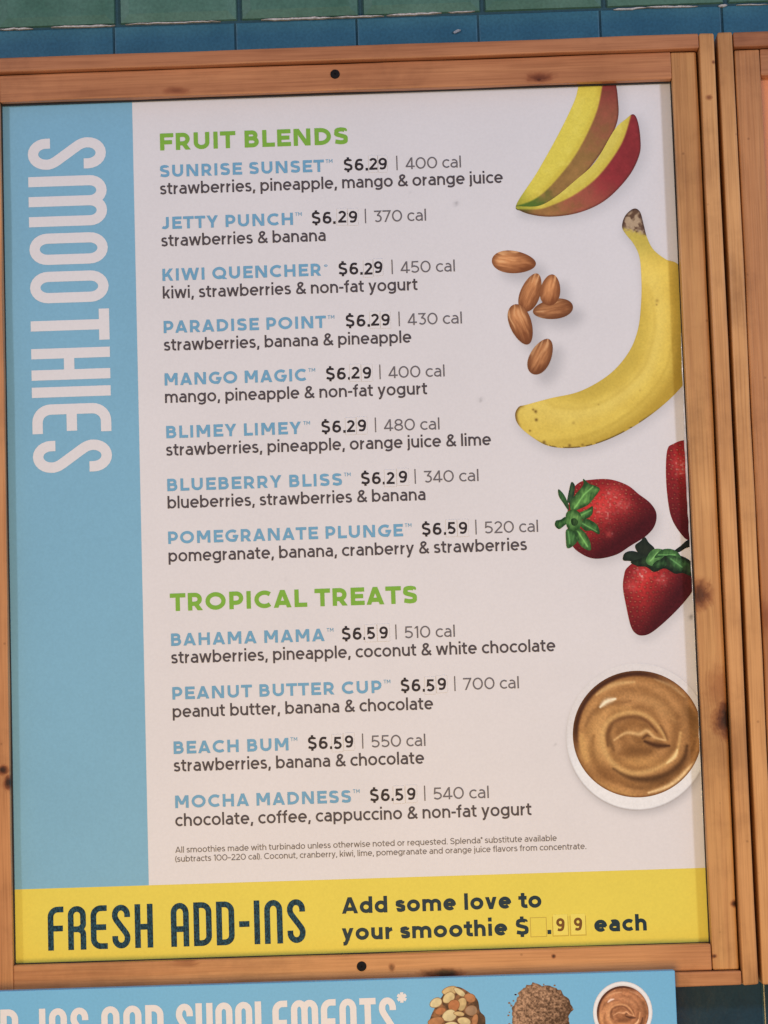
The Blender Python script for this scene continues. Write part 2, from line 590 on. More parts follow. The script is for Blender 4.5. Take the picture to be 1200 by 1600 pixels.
board = Root('menu_board', 'large cedar framed menu board headed SMOOTHIES with fruit pictures', 'menu board',
             (0.5 * (FX0 + FX1), 0, FZ0), 'framed menu boards on the tiled wall')
knots = {'top': [kp(843, 121, 20, 8, .55), kp(842, 124, 6, 4, .7), kp(275, 142, 18, 6, .38)],
         'right': [kp(1140, 1122, 22, 26, 1.0), kp(1122, 1075, 20, 34, .28), kp(1094, 928, 16, 20, .75), kp(1148, 1412, 6, 5, .9), kp(1116, 1494, 4, 3, .8)],
         'left': [kp(4, 1203, 8, 7, 1.0), kp(13, 1222, 6, 9, 1.0), kp(-20, 500, 14, 22, .8)],
         'bottom': [kp(693, 1521, 30, 7, .95), kp(612, 1512, 4, 6, .6), kp(865, 1494, 3, 3, .9), kp(290, 1505, 20, 5, .3)],
         'strip': [kp(1106, 156, 5, 4, .5), kp(1113, 101, 3, 3, .6)]}
frame(board, 0.0, knots, ((0.756, 0.442, 0.170), (0.605, 0.297, 0.113)), 1.0)

# dark strips added to stand in for shade in the gap behind the rails
M['gap_shade'] = plain('dark_gap_shade', (0.030, 0.026, 0.026), 0.8)
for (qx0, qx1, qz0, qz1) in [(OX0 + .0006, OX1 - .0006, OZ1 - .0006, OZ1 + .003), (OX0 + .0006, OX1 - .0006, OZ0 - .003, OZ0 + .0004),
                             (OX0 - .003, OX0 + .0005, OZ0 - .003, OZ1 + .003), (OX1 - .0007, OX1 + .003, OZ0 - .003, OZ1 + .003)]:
    prism('gap_shade_strip', rect(qx0, qx1, qz0, qz1), YP - .0008, YP - .0041, M['gap_shade'], board)

# black screw heads in the rails
for (px, py, r) in [(523.5, 115.5, 7.6), (565, 1510, 7.6)]:
    c = P(px, py, Y_RAIL - 0.001)
    R = r * 0.000515
    bm = bmesh.new()
    ring = []
    prof = [(1.0, 0.0016), (1.0, 0.0), (0.86, -0.0009), (0.5, -0.0013), (0.22, -0.0013), (0.16, -0.0004)]
    n = 20
    for (rr, yy) in prof:
        ring.append([bm.verts.new((c[0] + R * rr * math.cos(2 * math.pi * t / n), Y_RAIL - 0.0004 + yy, c[2] + R * rr * math.sin(2 * math.pi * t / n))) for t in range(n)])
    for a, b_ in zip(ring, ring[1:]):
        for t in range(n):
            bm.faces.new((a[t], a[(t + 1) % n], b_[(t + 1) % n], b_[t]))
    bm.faces.new(ring[-1])
    bmesh.ops.recalc_face_normals(bm, faces=bm.faces)
    bm_obj('screw_head', bm, M['screw'], board)

# the neighbouring board to the right
NDX = (FX1 - FX0) + GAP
board2 = Root('menu_board', 'cedar framed menu board with an orange sheet, cut off at the right edge', 'menu board',
              (0.5 * (FX0 + FX1) + NDX, 0, FZ0), 'framed menu boards on the tiled wall')


def kq(px, py, rx, rz, s):
    return kp(px, py, rx, rz, s)


frame(board2, NDX, {'left': [kp(1198, 965, 14, 24, .30), kp(1142, 222, 3, 3, .9), kp(1188, 1380, 12, 18, .2)]},
      ((0.737, 0.422, 0.170), (0.586, 0.293, 0.119)), 11.0)
prism('orange_sheet', rect(OX0 + NDX - .002, OX1 + NDX + .002, OZ0 - .002, OZ1 + .002), -0.014, YP, M['orange'], board2)

# ------------------------------------------------------------------ numpy picture helpers (the printed photographs)
def vnoise(x, y, seed=0):
    xi, yi = np.floor(x).astype(np.int64), np.floor(y).astype(np.int64)
    fx, fy = x - xi, y - yi
    fx, fy = fx * fx * (3 - 2 * fx), fy * fy * (3 - 2 * fy)

    def hsh(a, b):
        h = (a * 374761393 + b * 668265263 + seed * 1442695041) & 0xffffffff
        h = ((h ^ (h >> 13)) * 1274126177) & 0xffffffff
        return ((h ^ (h >> 16)) & 0xffff) / 65535.0
    return (hsh(xi, yi) * (1 - fx) + hsh(xi + 1, yi) * fx) * (1 - fy) + (hsh(xi, yi + 1) * (1 - fx) + hsh(xi + 1, yi + 1) * fx) * fy


def fbm(x, y, seed=0, o=4):
    s, a, t = 0, 0.5, 0
    for k in range(o):
        s = s + a * vnoise(x * 2 ** k, y * 2 ** k, seed + k)
        t += a
        a *= 0.5
    return s / t


def cat(pts, closed=False, n=8):
    p = np.asarray(pts, float)
    m = len(p)
    out = []
    for i in range(m if closed else m - 1):
        if closed:
            a, b, c, d = p[(i - 1) % m], p[i], p[(i + 1) % m], p[(i + 2) % m]
        else:
            a, b, c, d = p[max(i - 1, 0)], p[i], p[i + 1], p[min(i + 2, m - 1)]
        for t in np.linspace(0, 1, n, endpoint=False):
            out.append(0.5 * (2 * b + (c - a) * t + (2 * a - 5 * b + 4 * c - d) * t * t + (3 * b - a - 3 * c + d) * t ** 3))
    if not closed:
        out.append(p[-1])
    return np.array(out)


def inside(poly, x, y):
    r = np.zeros(np.shape(x), bool)
    m = len(poly)
    for i in range(m):
        (x1, y1), (x2, y2) = poly[i], poly[(i + 1) % m]
        if y1 == y2:
            continue
        c = (y1 > y) != (y2 > y)
        r ^= c & (x < (x2 - x1) * (y - y1) / (y2 - y1) + x1)
    return r


def seg_dist(pts, x, y, closed=False):
    """distance to a polyline, nearest point on it and the position along it (0..1)"""
    x, y = np.asarray(x, float), np.asarray(y, float)
    best = np.full(x.shape, 1e9)
    bx, by, bt = x.copy(), y.copy(), np.zeros(x.shape)
    m = len(pts)
    K = m if closed else m - 1
    for i in range(K):
        a, b = pts[i], pts[(i + 1) % m]
        d = b - a
        L2 = max(d @ d, 1e-9)
        t = np.clip(((x - a[0]) * d[0] + (y - a[1]) * d[1]) / L2, 0, 1)
        qx, qy = a[0] + t * d[0], a[1] + t * d[1]
        dd = (x - qx) ** 2 + (y - qy) ** 2
        k = dd < best
        best[k] = dd[k]
        bx[k], by[k], bt[k] = qx[k], qy[k], ((i + t) / K)[k]
    return np.sqrt(best), bx, by, bt


def mixc(a, b, t):
    t = np.clip(t, 0, 1)[..., None]
    return np.asarray(a, float) * (1 - t) + np.asarray(b, float) * t


def sst(x, a, b):
    t = np.clip((x - a) / (b - a), 0, 1)
    return t * t * (3 - 2 * t)


def picture(name, poly, paint, lift, root, parent, step=1.15, y=YP, xmax=None, white_y=None):
    """a printed picture cut to its outline: a fine mesh with an ink colour at every vertex"""
    poly = np.asarray(poly, float)
    x0, y0 = poly.min(0) - 2 * step
    x1, y1 = poly.max(0) + 2 * step
    if xmax:
        x1 = min(x1, xmax)
    xs, ys = np.arange(x0, x1 + step, step), np.arange(y0, y1 + step, step)
    gx, gy = np.meshgrid(xs, ys)
    ins = inside(poly, gx, gy)
    near = ins.copy()
    for sx in (-1, 0, 1):
        for sy in (-1, 0, 1):
            near |= np.roll(np.roll(ins, sx, 0), sy, 1)
    edge = near & ~ins
    ex, ey = gx[edge], gy[edge]
    _, qx, qy, _ = seg_dist(poly, ex, ey, True)
    gx, gy = gx.copy(), gy.copy()
    gx[edge], gy[edge] = qx, qy
    ok = near[:-1, :-1] & near[1:, :-1] & near[:-1, 1:] & near[1:, 1:]
    ok &= (ins[:-1, :-1] | ins[1:, :-1] | ins[:-1, 1:] | ins[1:, 1:])
    used = np.zeros(gx.shape, bool)
    used[:-1, :-1] |= ok
    used[1:, :-1] |= ok
    used[:-1, 1:] |= ok
    used[1:, 1:] |= ok
    idx = -np.ones(gx.shape, int)
    idx[used] = np.arange(used.sum())
    X, Y = gx[used], gy[used]
    d = seg_dist(poly, X, Y, True)[0]
    rgb = np.clip(paint(X, Y, d), 2, 252)
    colr = alb(rgb, Y if white_y is None else np.full(Y.shape, white_y))
    V = PV(X, Y, y - lift)
    r, c = np.nonzero(ok)
    F = np.stack([idx[r, c], idx[r + 1, c], idx[r + 1, c + 1], idx[r, c + 1]], 1)
    return mesh(name, V, F, M['ink'], root, parent, colors=colr)


# ------------------------------------------------------------------ outlines of the printed fruit (photograph pixels)
def z6(*p):
    return np.array(p, float) / 2.6667 + np.array([750., 300.])


def z5(*p):
    return np.array(p, float) / 2.6667 + np.array([750., 100.])


def z7(*p):
    return np.array(p, float) / 3.158 + np.array([820., 650.])


def z8(*p):
    return np.array(p, float) / 3.158 + np.array([820., 1000.])


mango1 = cat([(806, 322), (840, 268), (874, 207), (898, 157), (912, 118), (955, 118), (966, 160), (962, 198), (934, 246), (898, 287), (850, 321), (825, 328)], True)
m1_line = cat([(806, 322), (834, 312), (862, 289), (900, 241), (930, 181), (941, 135), (943, 110)])
mango2 = cat([(806, 323), (840, 322), (866, 309), (900, 281), (930, 253), (960, 203), (978, 186), (989, 178.5), (996, 188), (1000.5, 215), (999, 242), (982, 276), (947, 312), (907, 331.5), (862, 338.5), (825, 334)], True)
m2_line = cat([(812, 327), (840, 327), (862, 321), (900, 303), (937, 273), (971, 225), (986, 180)])
banana = cat([(990, 326), (1000, 331), (1006, 352), (1011, 371), (1021, 390), (1040, 405), (1060, 414), (1078, 450), (1083, 525), (1075, 585), (1058, 612), (1020, 646), (975, 675), (930, 694), (892, 700), (855, 696), (825, 678), (809, 662), (805, 647), (811, 635.5), (822, 632.5), (859, 622.5), (907, 611), (952, 585), (982, 551), (997, 514), (1002, 469), (1002, 431), (999, 401), (990, 381), (978, 366), (972, 354), (977, 337)], True)
ban_mid = cat([(990, 335), (993, 365), (1010, 395), (1033, 430), (1042, 480), (1038, 530), (1018, 585), (975, 628), (920, 656), (860, 662), (808, 650)])
straw1 = cat([(893, 770), (905, 754), (924, 749.5), (953, 749), (980, 758), (998, 772), (1016, 786), (1025.5, 802), (1023, 821), (1010, 837), (985, 853), (962, 867), (931, 873), (908, 865), (892, 848), (886, 810)], True)
straw2 = cat([(981, 886), (975, 900), (973.5, 919), (978, 945), (985, 976), (992.5, 989), (1004, 993), (1020, 987), (1048, 963), (1073, 936), (1082.5, 919), (1083, 885), (1066, 870), (1040, 864), (1008, 868)], True)
straw3 = cat([(1072, 688), (1051, 694), (1043, 702), (1040.5, 729), (1042, 767), (1048, 805), (1061, 830), (1077, 844), (1100, 830), (1108, 760), (1100, 700)], True)
ALM = [((803, 409.5), 34.5, 17.5, 5), ((829, 457), 31.5, 15.5, -70), ((864, 483), 31.5, 15.5, 172), ((860, 453), 24.5, 15.5, -82), ((814, 507), 33, 17, 70), ((845, 557), 30, 16.5, -64)]


def almond(c, L, Wd, ang):
    t = np.linspace(0, 2 * np.pi, 56, endpoint=False)
    u = np.cos(t)
    v = np.sin(t) * (1 - 0.15 * u)
    # pointed tip at u = +1
    a = math.radians(ang)
    x, y = u * L, v * Wd
    return np.stack([c[0] + x * math.cos(a) - y * math.sin(a), c[1] + x * math.sin(a) + y * math.cos(a)], 1)


alm_poly = [almond(*a) for a in ALM]
BOWL_C, BOWL_RX, BOWL_RY = (996, 1151.5), 111.5, 115
PB_C, PB_RX, PB_RY = (996, 1147), 101, 99


def ell(c, rx, ry, n=90):
    t = np.linspace(0, 2 * np.pi, n, endpoint=False)
    return np.stack([c[0] + rx * np.cos(t), c[1] + ry * np.sin(t)], 1)


# ------------------------------------------------------------------ the poster sheet
PX0, PX1, PZ0, PZ1 = OX0 - .009, OX1 + .009, OZ0 - .009, OZ1 + .009
step = 0.0020
nx, nz = int((PX1 - PX0) / step) + 1, int((PZ1 - PZ0) / step) + 1
gx, gz = np.meshgrid(np.linspace(PX0, PX1, nx), np.linspace(PZ0, PZ1, nz))
V = np.stack([gx, np.full(gx.shape, YP), gz], -1).reshape(-1, 3)
vx, vy = to_px(V)
base = np.ones((len(V), 3)) * 0.80


def drop(polys, dx, dy, blur, amount, tint=(1.0, .98, .94)):
    """the soft shadow printed with a photograph"""
    global base
    for poly in polys:
        p = np.asarray(poly) + np.array([dx, dy])
        k = (vx > p[:, 0].min() - 3 * blur) & (vx < p[:, 0].max() + 3 * blur) & (vy > p[:, 1].min() - 3 * blur) & (vy < p[:, 1].max() + 3 * blur)
        if not k.any():
            continue
        d = seg_dist(p, vx[k], vy[k], True)[0]
        s = np.where(inside(p, vx[k], vy[k]), -d, d)
        cov = 1 - sst(s, -blur, blur)
        base[k] *= 1 - amount * cov[:, None] * np.array(tint)


drop([mango1, mango2], 9, 7, 16, .20)
drop(alm_poly, 15, 14, 15, .28)
drop([banana], 2, 9, 14, .22)
drop([straw1, straw2], 5, 8, 13, .20)
drop([ell(BOWL_C, 110, 113)], 3, 6, 13, .38)
base *= (1 - 0.02 * fbm(vx * .02, vy * .02, 5))[:, None]
# grubby specks and faint scuffs on the paper
for (sx, sy, r, a) in [(713, 318, 3.4, .38), (751, 625, 3.0, .36), (1080, 964, 4, .6), (447, 905, 2.2, .16), (868, 1163, 2.2, .2), (640, 300, 2, .12),
                       (410, 1223, 2, .15), (720, 470, 2, .08), (300, 1270, 2, .08), (560, 980, 9, .05), (640, 1000, 12, .04)]:
    base *= (1 - a * np.exp(-((vx - sx) ** 2 + (vy - sy) ** 2) / (r * r)))[:, None]
ii = np.arange(nx * nz).reshape(nz, nx)
F = np.stack([ii[:-1, :-1].ravel(), ii[:-1, 1:].ravel(), ii[1:, 1:].ravel(), ii[1:, :-1].ravel()], 1)
poster = mesh('poster', V, F, M['paper'], board, colors=base)
prism('backing_sheet', rect(PX0, PX1, PZ0, PZ1), -0.008, YP + .0006, M['board_back'], board)

LIFT = 0.00012
bx1 = 0.5 * (P(208, 250)[0] + P(231, 1300)[0])
zy = 0.5 * (P(20, 1390)[2] + P(1100, 1356)[2])
mesh('blue_panel', [(PX0, YP - LIFT, zy), (bx1, YP - LIFT, zy), (bx1, YP - LIFT, PZ1), (PX0, YP - LIFT, PZ1)], [(0, 1, 2, 3)], M['blue'], board, poster)
mesh('yellow_banner', [(PX0, YP - LIFT, PZ0), (PX1, YP - LIFT, PZ0), (PX1, YP - LIFT, zy), (PX0, YP - LIFT, zy)], [(0, 1, 2, 3)], M['yellow'], board, poster)

# curled shiny laminate along the poster's right edge
vs, fs = [], []
n = 60
for j in range(n + 1):
    py = 520 + (1290 - 520) * j / n
    px = 1062 + (1103 - 1062) * (py - 520) / (1290 - 520)
    p = P(px + 7.5, py)
    t = j / n
    curl = math.exp(-((t - .28) / .16) ** 2)
    wd = 0.0022 + 0.0012 * curl + random.uniform(-.0003, .0003)
    yb_ = YP - 0.0004 - 0.0030 * curl - random.uniform(0, .0006) * (0.3 + curl)
    vs += [(OX1 + .0012 - wd, YP - .0003, p[2]), (OX1 + .0012 - wd * .45, yb_, p[2]), (OX1 + .0016, YP - .0005 - .0022 * curl, p[2])]
    if j:
        q = 3 * j
        fs += [(q - 3, q - 2, q + 1, q), (q - 2, q - 1, q + 2, q + 1)]
mesh('laminate_edge', vs, fs, M['laminate'], board, poster)

# ------------------------------------------------------------------ lettering: monoline strokes
def arc(cx, cy, rx, ry, a0, a1, n=13):
    t = np.radians(np.linspace(a0, a1, n))
    return [(cx + rx * math.cos(a), cy + ry * math.sin(a)) for a in t]


XH = 0.745


def G(ch, w):
    """(strokes, ink width, left bearing, right bearing) of a character; capital height = 1. A stroke is a list of points, or ('d', p, q) with level ends."""
    h = w / 2
    S, R, D = 0.095, 0.06, 0.025     # bearings: straight, round, diagonal
    L = lambda *p: list(p)
    d = lambda *p: ('d',) + p

    def hw(p, q):                    # half of a diagonal's level width
        return h * math.hypot(p[0] - q[0], p[1] - q[1]) / max(abs(p[1] - q[1]), 1e-6)
    if ch == 'A':
        g = .84
        e = h * 1.09
        return [d((e, 0), (g / 2, 1)), d((g - e, 0), (g / 2, 1)), L((g * .25, .28 - .1 * h), (g * .75, .28 - .1 * h))], g, D, D
    if ch == 'B':
        g = .68
        a, c, my = .36, .38, .53
        return [L((h, 0), (h, 1)), L((h, 1 - h), (a, 1 - h)) + arc(a, (1 - h + my) / 2, g - .05 - h - a, (1 - h - my) / 2, 90, -90) + L((h, my)),
                L((h, my), (c, my)) + arc(c, (my + h) / 2, g - h - c, (my - h) / 2, 90, -90) + L((h, h))], g, S, R
    if ch == 'C':
        g = .80
        return [arc(.47, .5, .47 - h, .5 - h, 48, 312, 24)], g, R, R * .6
    if ch == 'D':
        g = .78
        return [L((h, 0), (h, 1)), L((h, 1 - h), (.30, 1 - h)) + arc(.30, .5, g - h - .30, .5 - h, 90, -90, 17) + L((h, h))], g, S, R
    if ch == 'E':
        g = .63
        return [L((h, 0), (h, 1)), L((h, 1 - h), (g - .01, 1 - h)), L((h, .505), (g - .06, .505)), L((h, h), (g, h))], g, S, D * 2
    if ch == 'F':
        g = .62
        return [L((h, 0), (h, 1)), L((h, 1 - h), (g, 1 - h)), L((h, .47), (g - .06, .47))], g, S, D
    if ch == 'G':
        g = .84
        return [arc(.47, .5, .47 - h, .5 - h, 50, 318, 24) + L((g - h, .20), (g - h, .47)), L((g, .47 - h * .2), (.50, .47 - h * .2))], g, R, S * .7
    if ch == 'H':
        g = .76
        return [L((h, 0), (h, 1)), L((g - h, 0), (g - h, 1)), L((h, .5), (g - h, .5))], g, S, S
    if ch == 'I':
        return [L((h, 0), (h, 1))], w, S, S
    if ch == 'J':
        g = .56
        return [L((g - h, 1), (g - h, .30)) + arc(g / 2 - .01, .30, g / 2 - h + .01, .30 - h, 0, -140)], g, D, S
    if ch == 'K':
        g = .76
        return [L((h, 0), (h, 1)), d((w * .9, .33), (g - .02 - h * 1.3, 1)), d((.36, .58), (g - h * 1.3, 0))], g, S, D
    if ch == 'L':
        g = .58
        return [L((h, 0), (h, 1)), L((h, h), (g, h))], g, S, D
    if ch == 'M':
        g = .90
        return [L((h, 0), (h, 1)), L((g - h, 0), (g - h, 1)), d((h * 1.25, 1), (g / 2, .27)), d((g - h * 1.25, 1), (g / 2, .27))], g, S, S
    if ch == 'N':
        g = .80
        return [L((h, 0), (h, 1)), L((g - h, 0), (g - h, 1)), d((h * 1.25, 1), (g - h * 1.25, 0))], g, S, S
    if ch in 'OQ':
        g = .94
        s = [arc(g / 2, .5, g / 2 - h, .5 - h, 90, 450, 33)]
        if ch == 'Q':
            s.append(d((g * .58, .30), (g * .90, -.01)))
        return s, g, R, R
    if ch in 'PR':
        g = .67 if ch == 'P' else .71
        my = .36 if ch == 'P' else .38
        x = .34
        gr = .67
        s = [L((h, 0), (h, 1)), L((h, 1 - h), (x, 1 - h)) + arc(x, (1 - h + my) / 2, gr - h - x, (1 - h - my) / 2, 90, -90) + L((h, my))]
        if ch == 'R':
            s.append(d((.36, my), (g - h * 1.2, 0)))
        return s, g, S, D * 1.4
    if ch in 'S$':
        g = .66
        s = [cat([(g - h - .035, .81), (.50, 1 - h - .035), (.33, 1 - h), (.165, 1 - h - .045), (h + .025, .735), (.145, .60), (.33, .515), (.52, .43),
                  (g - h, .275), (.515, h + .045), (.335, h), (.16, h + .04), (h * .7, .175)], False, 5)]
        if ch == '$':
            s += [L((.33, .9), (.33, 1.13)), L((.33, .1), (.33, -.13))]
        return s, g, R, R
    if ch == 'T':
        g = .68
        return [L((g / 2, 0), (g / 2, 1)), L((0, 1 - h), (g, 1 - h))], g, D, D
    if ch == 'U':
        g = .75
        return [L((h, 1), (h, .40)) + arc(g / 2, .40, g / 2 - h, .40 - h, 180, 360, 15) + L((g - h, 1))], g, S * .95, S * .95
    if ch == 'V':
        g = .84
        e = h * 1.09
        return [d((e, 1), (g / 2, 0)), d((g - e, 1), (g / 2, 0))], g, D, D
    if ch == 'W':
        g = 1.20
        e = h * 1.05
        return [d((e, 1), (g * .28, 0)), d((g * .5, 1), (g * .28, 0)), d((g * .5, 1), (g * .72, 0)), d((g - e, 1), (g * .72, 0))], g, D, D
    if ch == 'Y':
        g = .80
        e = h * 1.2
        return [d((e, 1), (g / 2, .40)), d((g - e, 1), (g / 2, .40)), L((g / 2, 0), (g / 2, .46))], g, D * .5, D * .5
    # ---- small letters
    if ch == 'a':
        g = .57
        return [L((g - h, 0), (g - h, .45)) + arc(.30, .45, g - h - .30, XH - h - .45, 0, 90, 8) + arc(.29, .44, .235, XH - h - .44, 92, 128, 5),
                L((g - h, .425), (.27, .425)) + arc(.27, (.425 + h) / 2, .27 - h, (.425 - h) / 2, 90, 270, 11) + L((.31, h), (.42, .085 + h * .5), (g - h, .20))], g, R, S * .9
    if ch in 'bdpq':
        g = .66
        o = arc(g / 2, XH / 2, g / 2 - h, XH / 2 - h, 90, 450, 27)
        x = h if ch in 'bp' else g - h
        st = L((x, 0), (x, 1.02)) if ch in 'bd' else L((x, XH), (x, -.23))
        return [o, st], g, (S if ch in 'bp' else R), (R if ch in 'bp' else S)
    if ch == 'c':
        g = .57
        return [arc(.345, XH / 2, .345 - h, XH / 2 - h, 48, 312, 20)], g, R, D
    if ch == 'e':
        g = .66
        return [L((h, XH / 2), (g - h * .7, XH / 2)), arc(g / 2, XH / 2, g / 2 - h, XH / 2 - h, -8, 315, 25)], g, R, R * .8
    if ch == 'f':
        g = .40
        return [L((.115 + h, 0), (.115 + h, .80)) + arc(.115 + h + .15, .80, .15, 1.02 - h - .80, 180, 75, 8), L((0, XH - h), (g - .03, XH - h))], g, D, D * .4
    if ch == 'g':
        g = .65
        return [arc(g / 2, XH / 2 + .01, g / 2 - h, XH / 2 - h - .01, 90, 450, 27), L((g - h, XH), (g - h, .02)) + arc(g / 2, .02, g / 2 - h, .25 - h, 0, -145, 12)], g, R, S
    if ch == 'h' or ch == 'n':
        g = .59
        s = [L((h, 0), (h, XH if ch == 'n' else 1.02)), L((h, .38)) + arc(g / 2, .40, g / 2 - h, XH - h - .40, 180, 0, 13) + L((g - h, 0))]
        return s, g, S, S * .9
    if ch == 'i' or ch == 'j':
        s = [L((h, XH), (h, 0))] if ch == 'i' else [L((h, XH), (h, -.06)) + arc(h - .13, -.06, .13, .17 - h, 0, -80, 7)]
        s.append(L((h, .88), (h, .88 + max(w * 1.08, .14))))
        return s, w, S, S
    if ch == 'k':
        g = .58
        return [L((h, 0), (h, 1.02)), d((w * .9, .22), (g - .01 - h * 1.3, XH)), d((.26, .44), (g - h * 1.3, 0))], g, S, D
    if ch == 'l':
        return [L((h, 0), (h, 1.02))], w, S, S
    if ch == 'm':
        g = .96
        q = (g - w) / 2
        s = [L((h, 0), (h, XH))]
        for k in (0, 1):
            cx = h + q * (k + .5)
            s.append(L((h + q * k, .38)) + arc(cx, .42, q / 2, XH - h - .42, 180, 0, 12) + L((h + q * (k + 1), 0)))
        return s, g, S, S * .9
    if ch == 'o':
        g = .68
        return [arc(g / 2, XH / 2, g / 2 - h, XH / 2 - h, 90, 450, 27)], g, R, R
    if ch == 'r':
        g = .38
        return [L((h, 0), (h, XH)), L((h, .34)) + arc(h + .265, .34, .265, XH - h - .36, 180, 96, 8)], g, S, D * .4
    if ch == 's':
        g = .50
        return [cat([(g - h - .03, XH - .125), (.35, XH - h - .02), (.255, XH - h), (.13, XH - h - .035), (h + .02, .545), (.12, .445), (.25, .385), (.39, .325),
                     (g - h, .205), (.385, h + .035), (.255, h), (.13, h + .03), (h * .7, .13)], False, 4)], g, R * .9, R * .9
    if ch == 't':
        g = .42
        return [L((.10 + h, .93), (.10 + h, .20)) + arc(.10 + h + .16, .20, .16, .20 - h, 180, 290, 8), L((0, XH - h), (g - .02, XH - h))], g, D, D
    if ch == 'u':
        g = .59
        return [L((g - h, 0), (g - h, XH)), L((h, XH), (h, .34)) + arc(g / 2, .34, g / 2 - h, .34 - h, 180, 360, 13)], g, S * .9, S
    if ch == 'v':
        g = .62
        e = h * 1.1
        return [d((e, XH), (g / 2, 0)), d((g - e, XH), (g / 2, 0))], g, D, D
    if ch == 'w':
        g = .94
        e = h * 1.06
        return [d((e, XH), (g * .275, 0)), d((g * .5, XH), (g * .275, 0)), d((g * .5, XH), (g * .725, 0)), d((g - e, XH), (g * .725, 0))], g, D, D
    if ch == 'y':
        g = .62
        e = h * 1.1
        return [d((e, XH), (g / 2, 0)), d((g - e, XH), (g * .5 - .085, -.16)), L((g * .5 - .06, -.115), (g * .5 - .12, -.20), (.09, -.21))], g, D, D
    if ch == 'x':
        g = .60
        return [d((h * 1.3, XH), (g - h * 1.3, 0)), d((h * 1.3, 0), (g - h * 1.3, XH))], g, D, D
    # ---- figures
    if ch == '0':
        g = .80
        return [arc(g / 2, .5, g / 2 - h, .5 - h, 90, 450, 31)], g, R, R
    if ch == '1':
        g = .34
        return [L((g - h, 0), (g - h, 1)), d((.04 + h, .80), (g - h, 1 - h * .0))], g, D, S
    if ch == '2':
        g = .64
        return [arc(.32, .695, .30 - h * .9, .305 - h, 160, -32, 15) + L((h * 1.2, h * 1.2)), L((.02, h), (g, h))], g, R, R
    if ch == '3':
        g = .64
        return [L((.05, 1 - h), (g - h * 1.6, 1 - h), (.31, .60)), L((.27, .585), (.34, .585)) + arc(.33, .3 + h * .45, g - h - .33, .29 - h * .5, 85, -140, 14)], g, R, R
    if ch == '4':
        g = .72
        return [L((g - .17 - h, 0), (g - .17 - h, 1)), d((h * 1.1, .26), (g - .17 - h * 1.1, 1)), L((.01, .225 + h * .2), (g, .225 + h * .2))], g, D, D
    if ch == '5':
        g = .66
        return [L((g - .06, 1 - h), (.10 + h * .8, 1 - h), (.07 + h * .8, .52), (.28, .595)) + arc(.32, .31, g - h - .32, .31 - h, 92, -145, 16)], g, R, R
    if ch in '69':
        g = .68
        s = [arc(g / 2, .325, g / 2 - h, .325 - h, 90, 450, 25), cat([(h, .34), (h + .015, .56), (.20, .83), (.38, 1 - h - .005), (.58, .89 - h * .3)], False, 5)]
        if ch == '9':
            s = [[(g - x, 1 - y) for (x, y) in q] for q in s]
        return s, g, R, R
    if ch == '7':
        g = .66
        return [L((.0, 1 - h), (g - .02, 1 - h)), d((.13 + h, 0), (g - h * 1.12, 1 - h * .4))], g, D, D
    if ch == '8':
        g = .68
        return [arc(g / 2, .735, g / 2 - h - .04, .265 - h, 90, 450, 25), arc(g / 2, .285, g / 2 - h, .285 - h, 90, 450, 25)], g, R, R
    # ---- marks
    if ch == '&':
        g = .76
        return [cat([(.74, .03), (.56, .21), (.27, .57), (.19, .76), (.24, .90 - h * .4), (.36, 1 - h), (.49, .90 - h * .4), (.51, .77), (.40, .62), (.22, .49), (h + .02, .27), (.14, .10), (.31, h), (.50, .12), (.70, .40)], False, 5)], g, R, D
    if ch == ',':
        return [('d', (h * .75, -.16), (h * 1.5, w * 1.05))], w * 1.2, S, S * .7
    if ch == '.':
        return [L((h, 0), (h, w * 1.1))], w, S, S
    if ch == '-':
        return [L((0, .40), (.32, .40))], .32, .06, .06
    if ch == '–':
        return [L((0, .40), (.46, .40))], .46, .03, .03
    if ch == '|':
        return [L((h, -.12), (h, 1.10))], w, .1, .1
    if ch == '(':
        return [arc(.42, .44, .42 - h, .66, 128, 232, 12)], .22, .08, .03
    if ch == ')':
        return [arc(-.20, .44, .42 - h, .66, 52, -52, 12)], .22, .03, .08
    if ch == '®':
        return [arc(.25, .8, .2, .2, 90, 450, 16), L((.2, .7), (.2, .9)), L((.2, .88), (.3, .88), (.3, .8), (.2, .8)), L((.25, .8), (.31, .7))], .5, .05, .05
    if ch == '°':
        return [arc(.11, .86, .08, .1, 90, 450, 16)], .22, .04, .04
    return [], .30, 0, 0


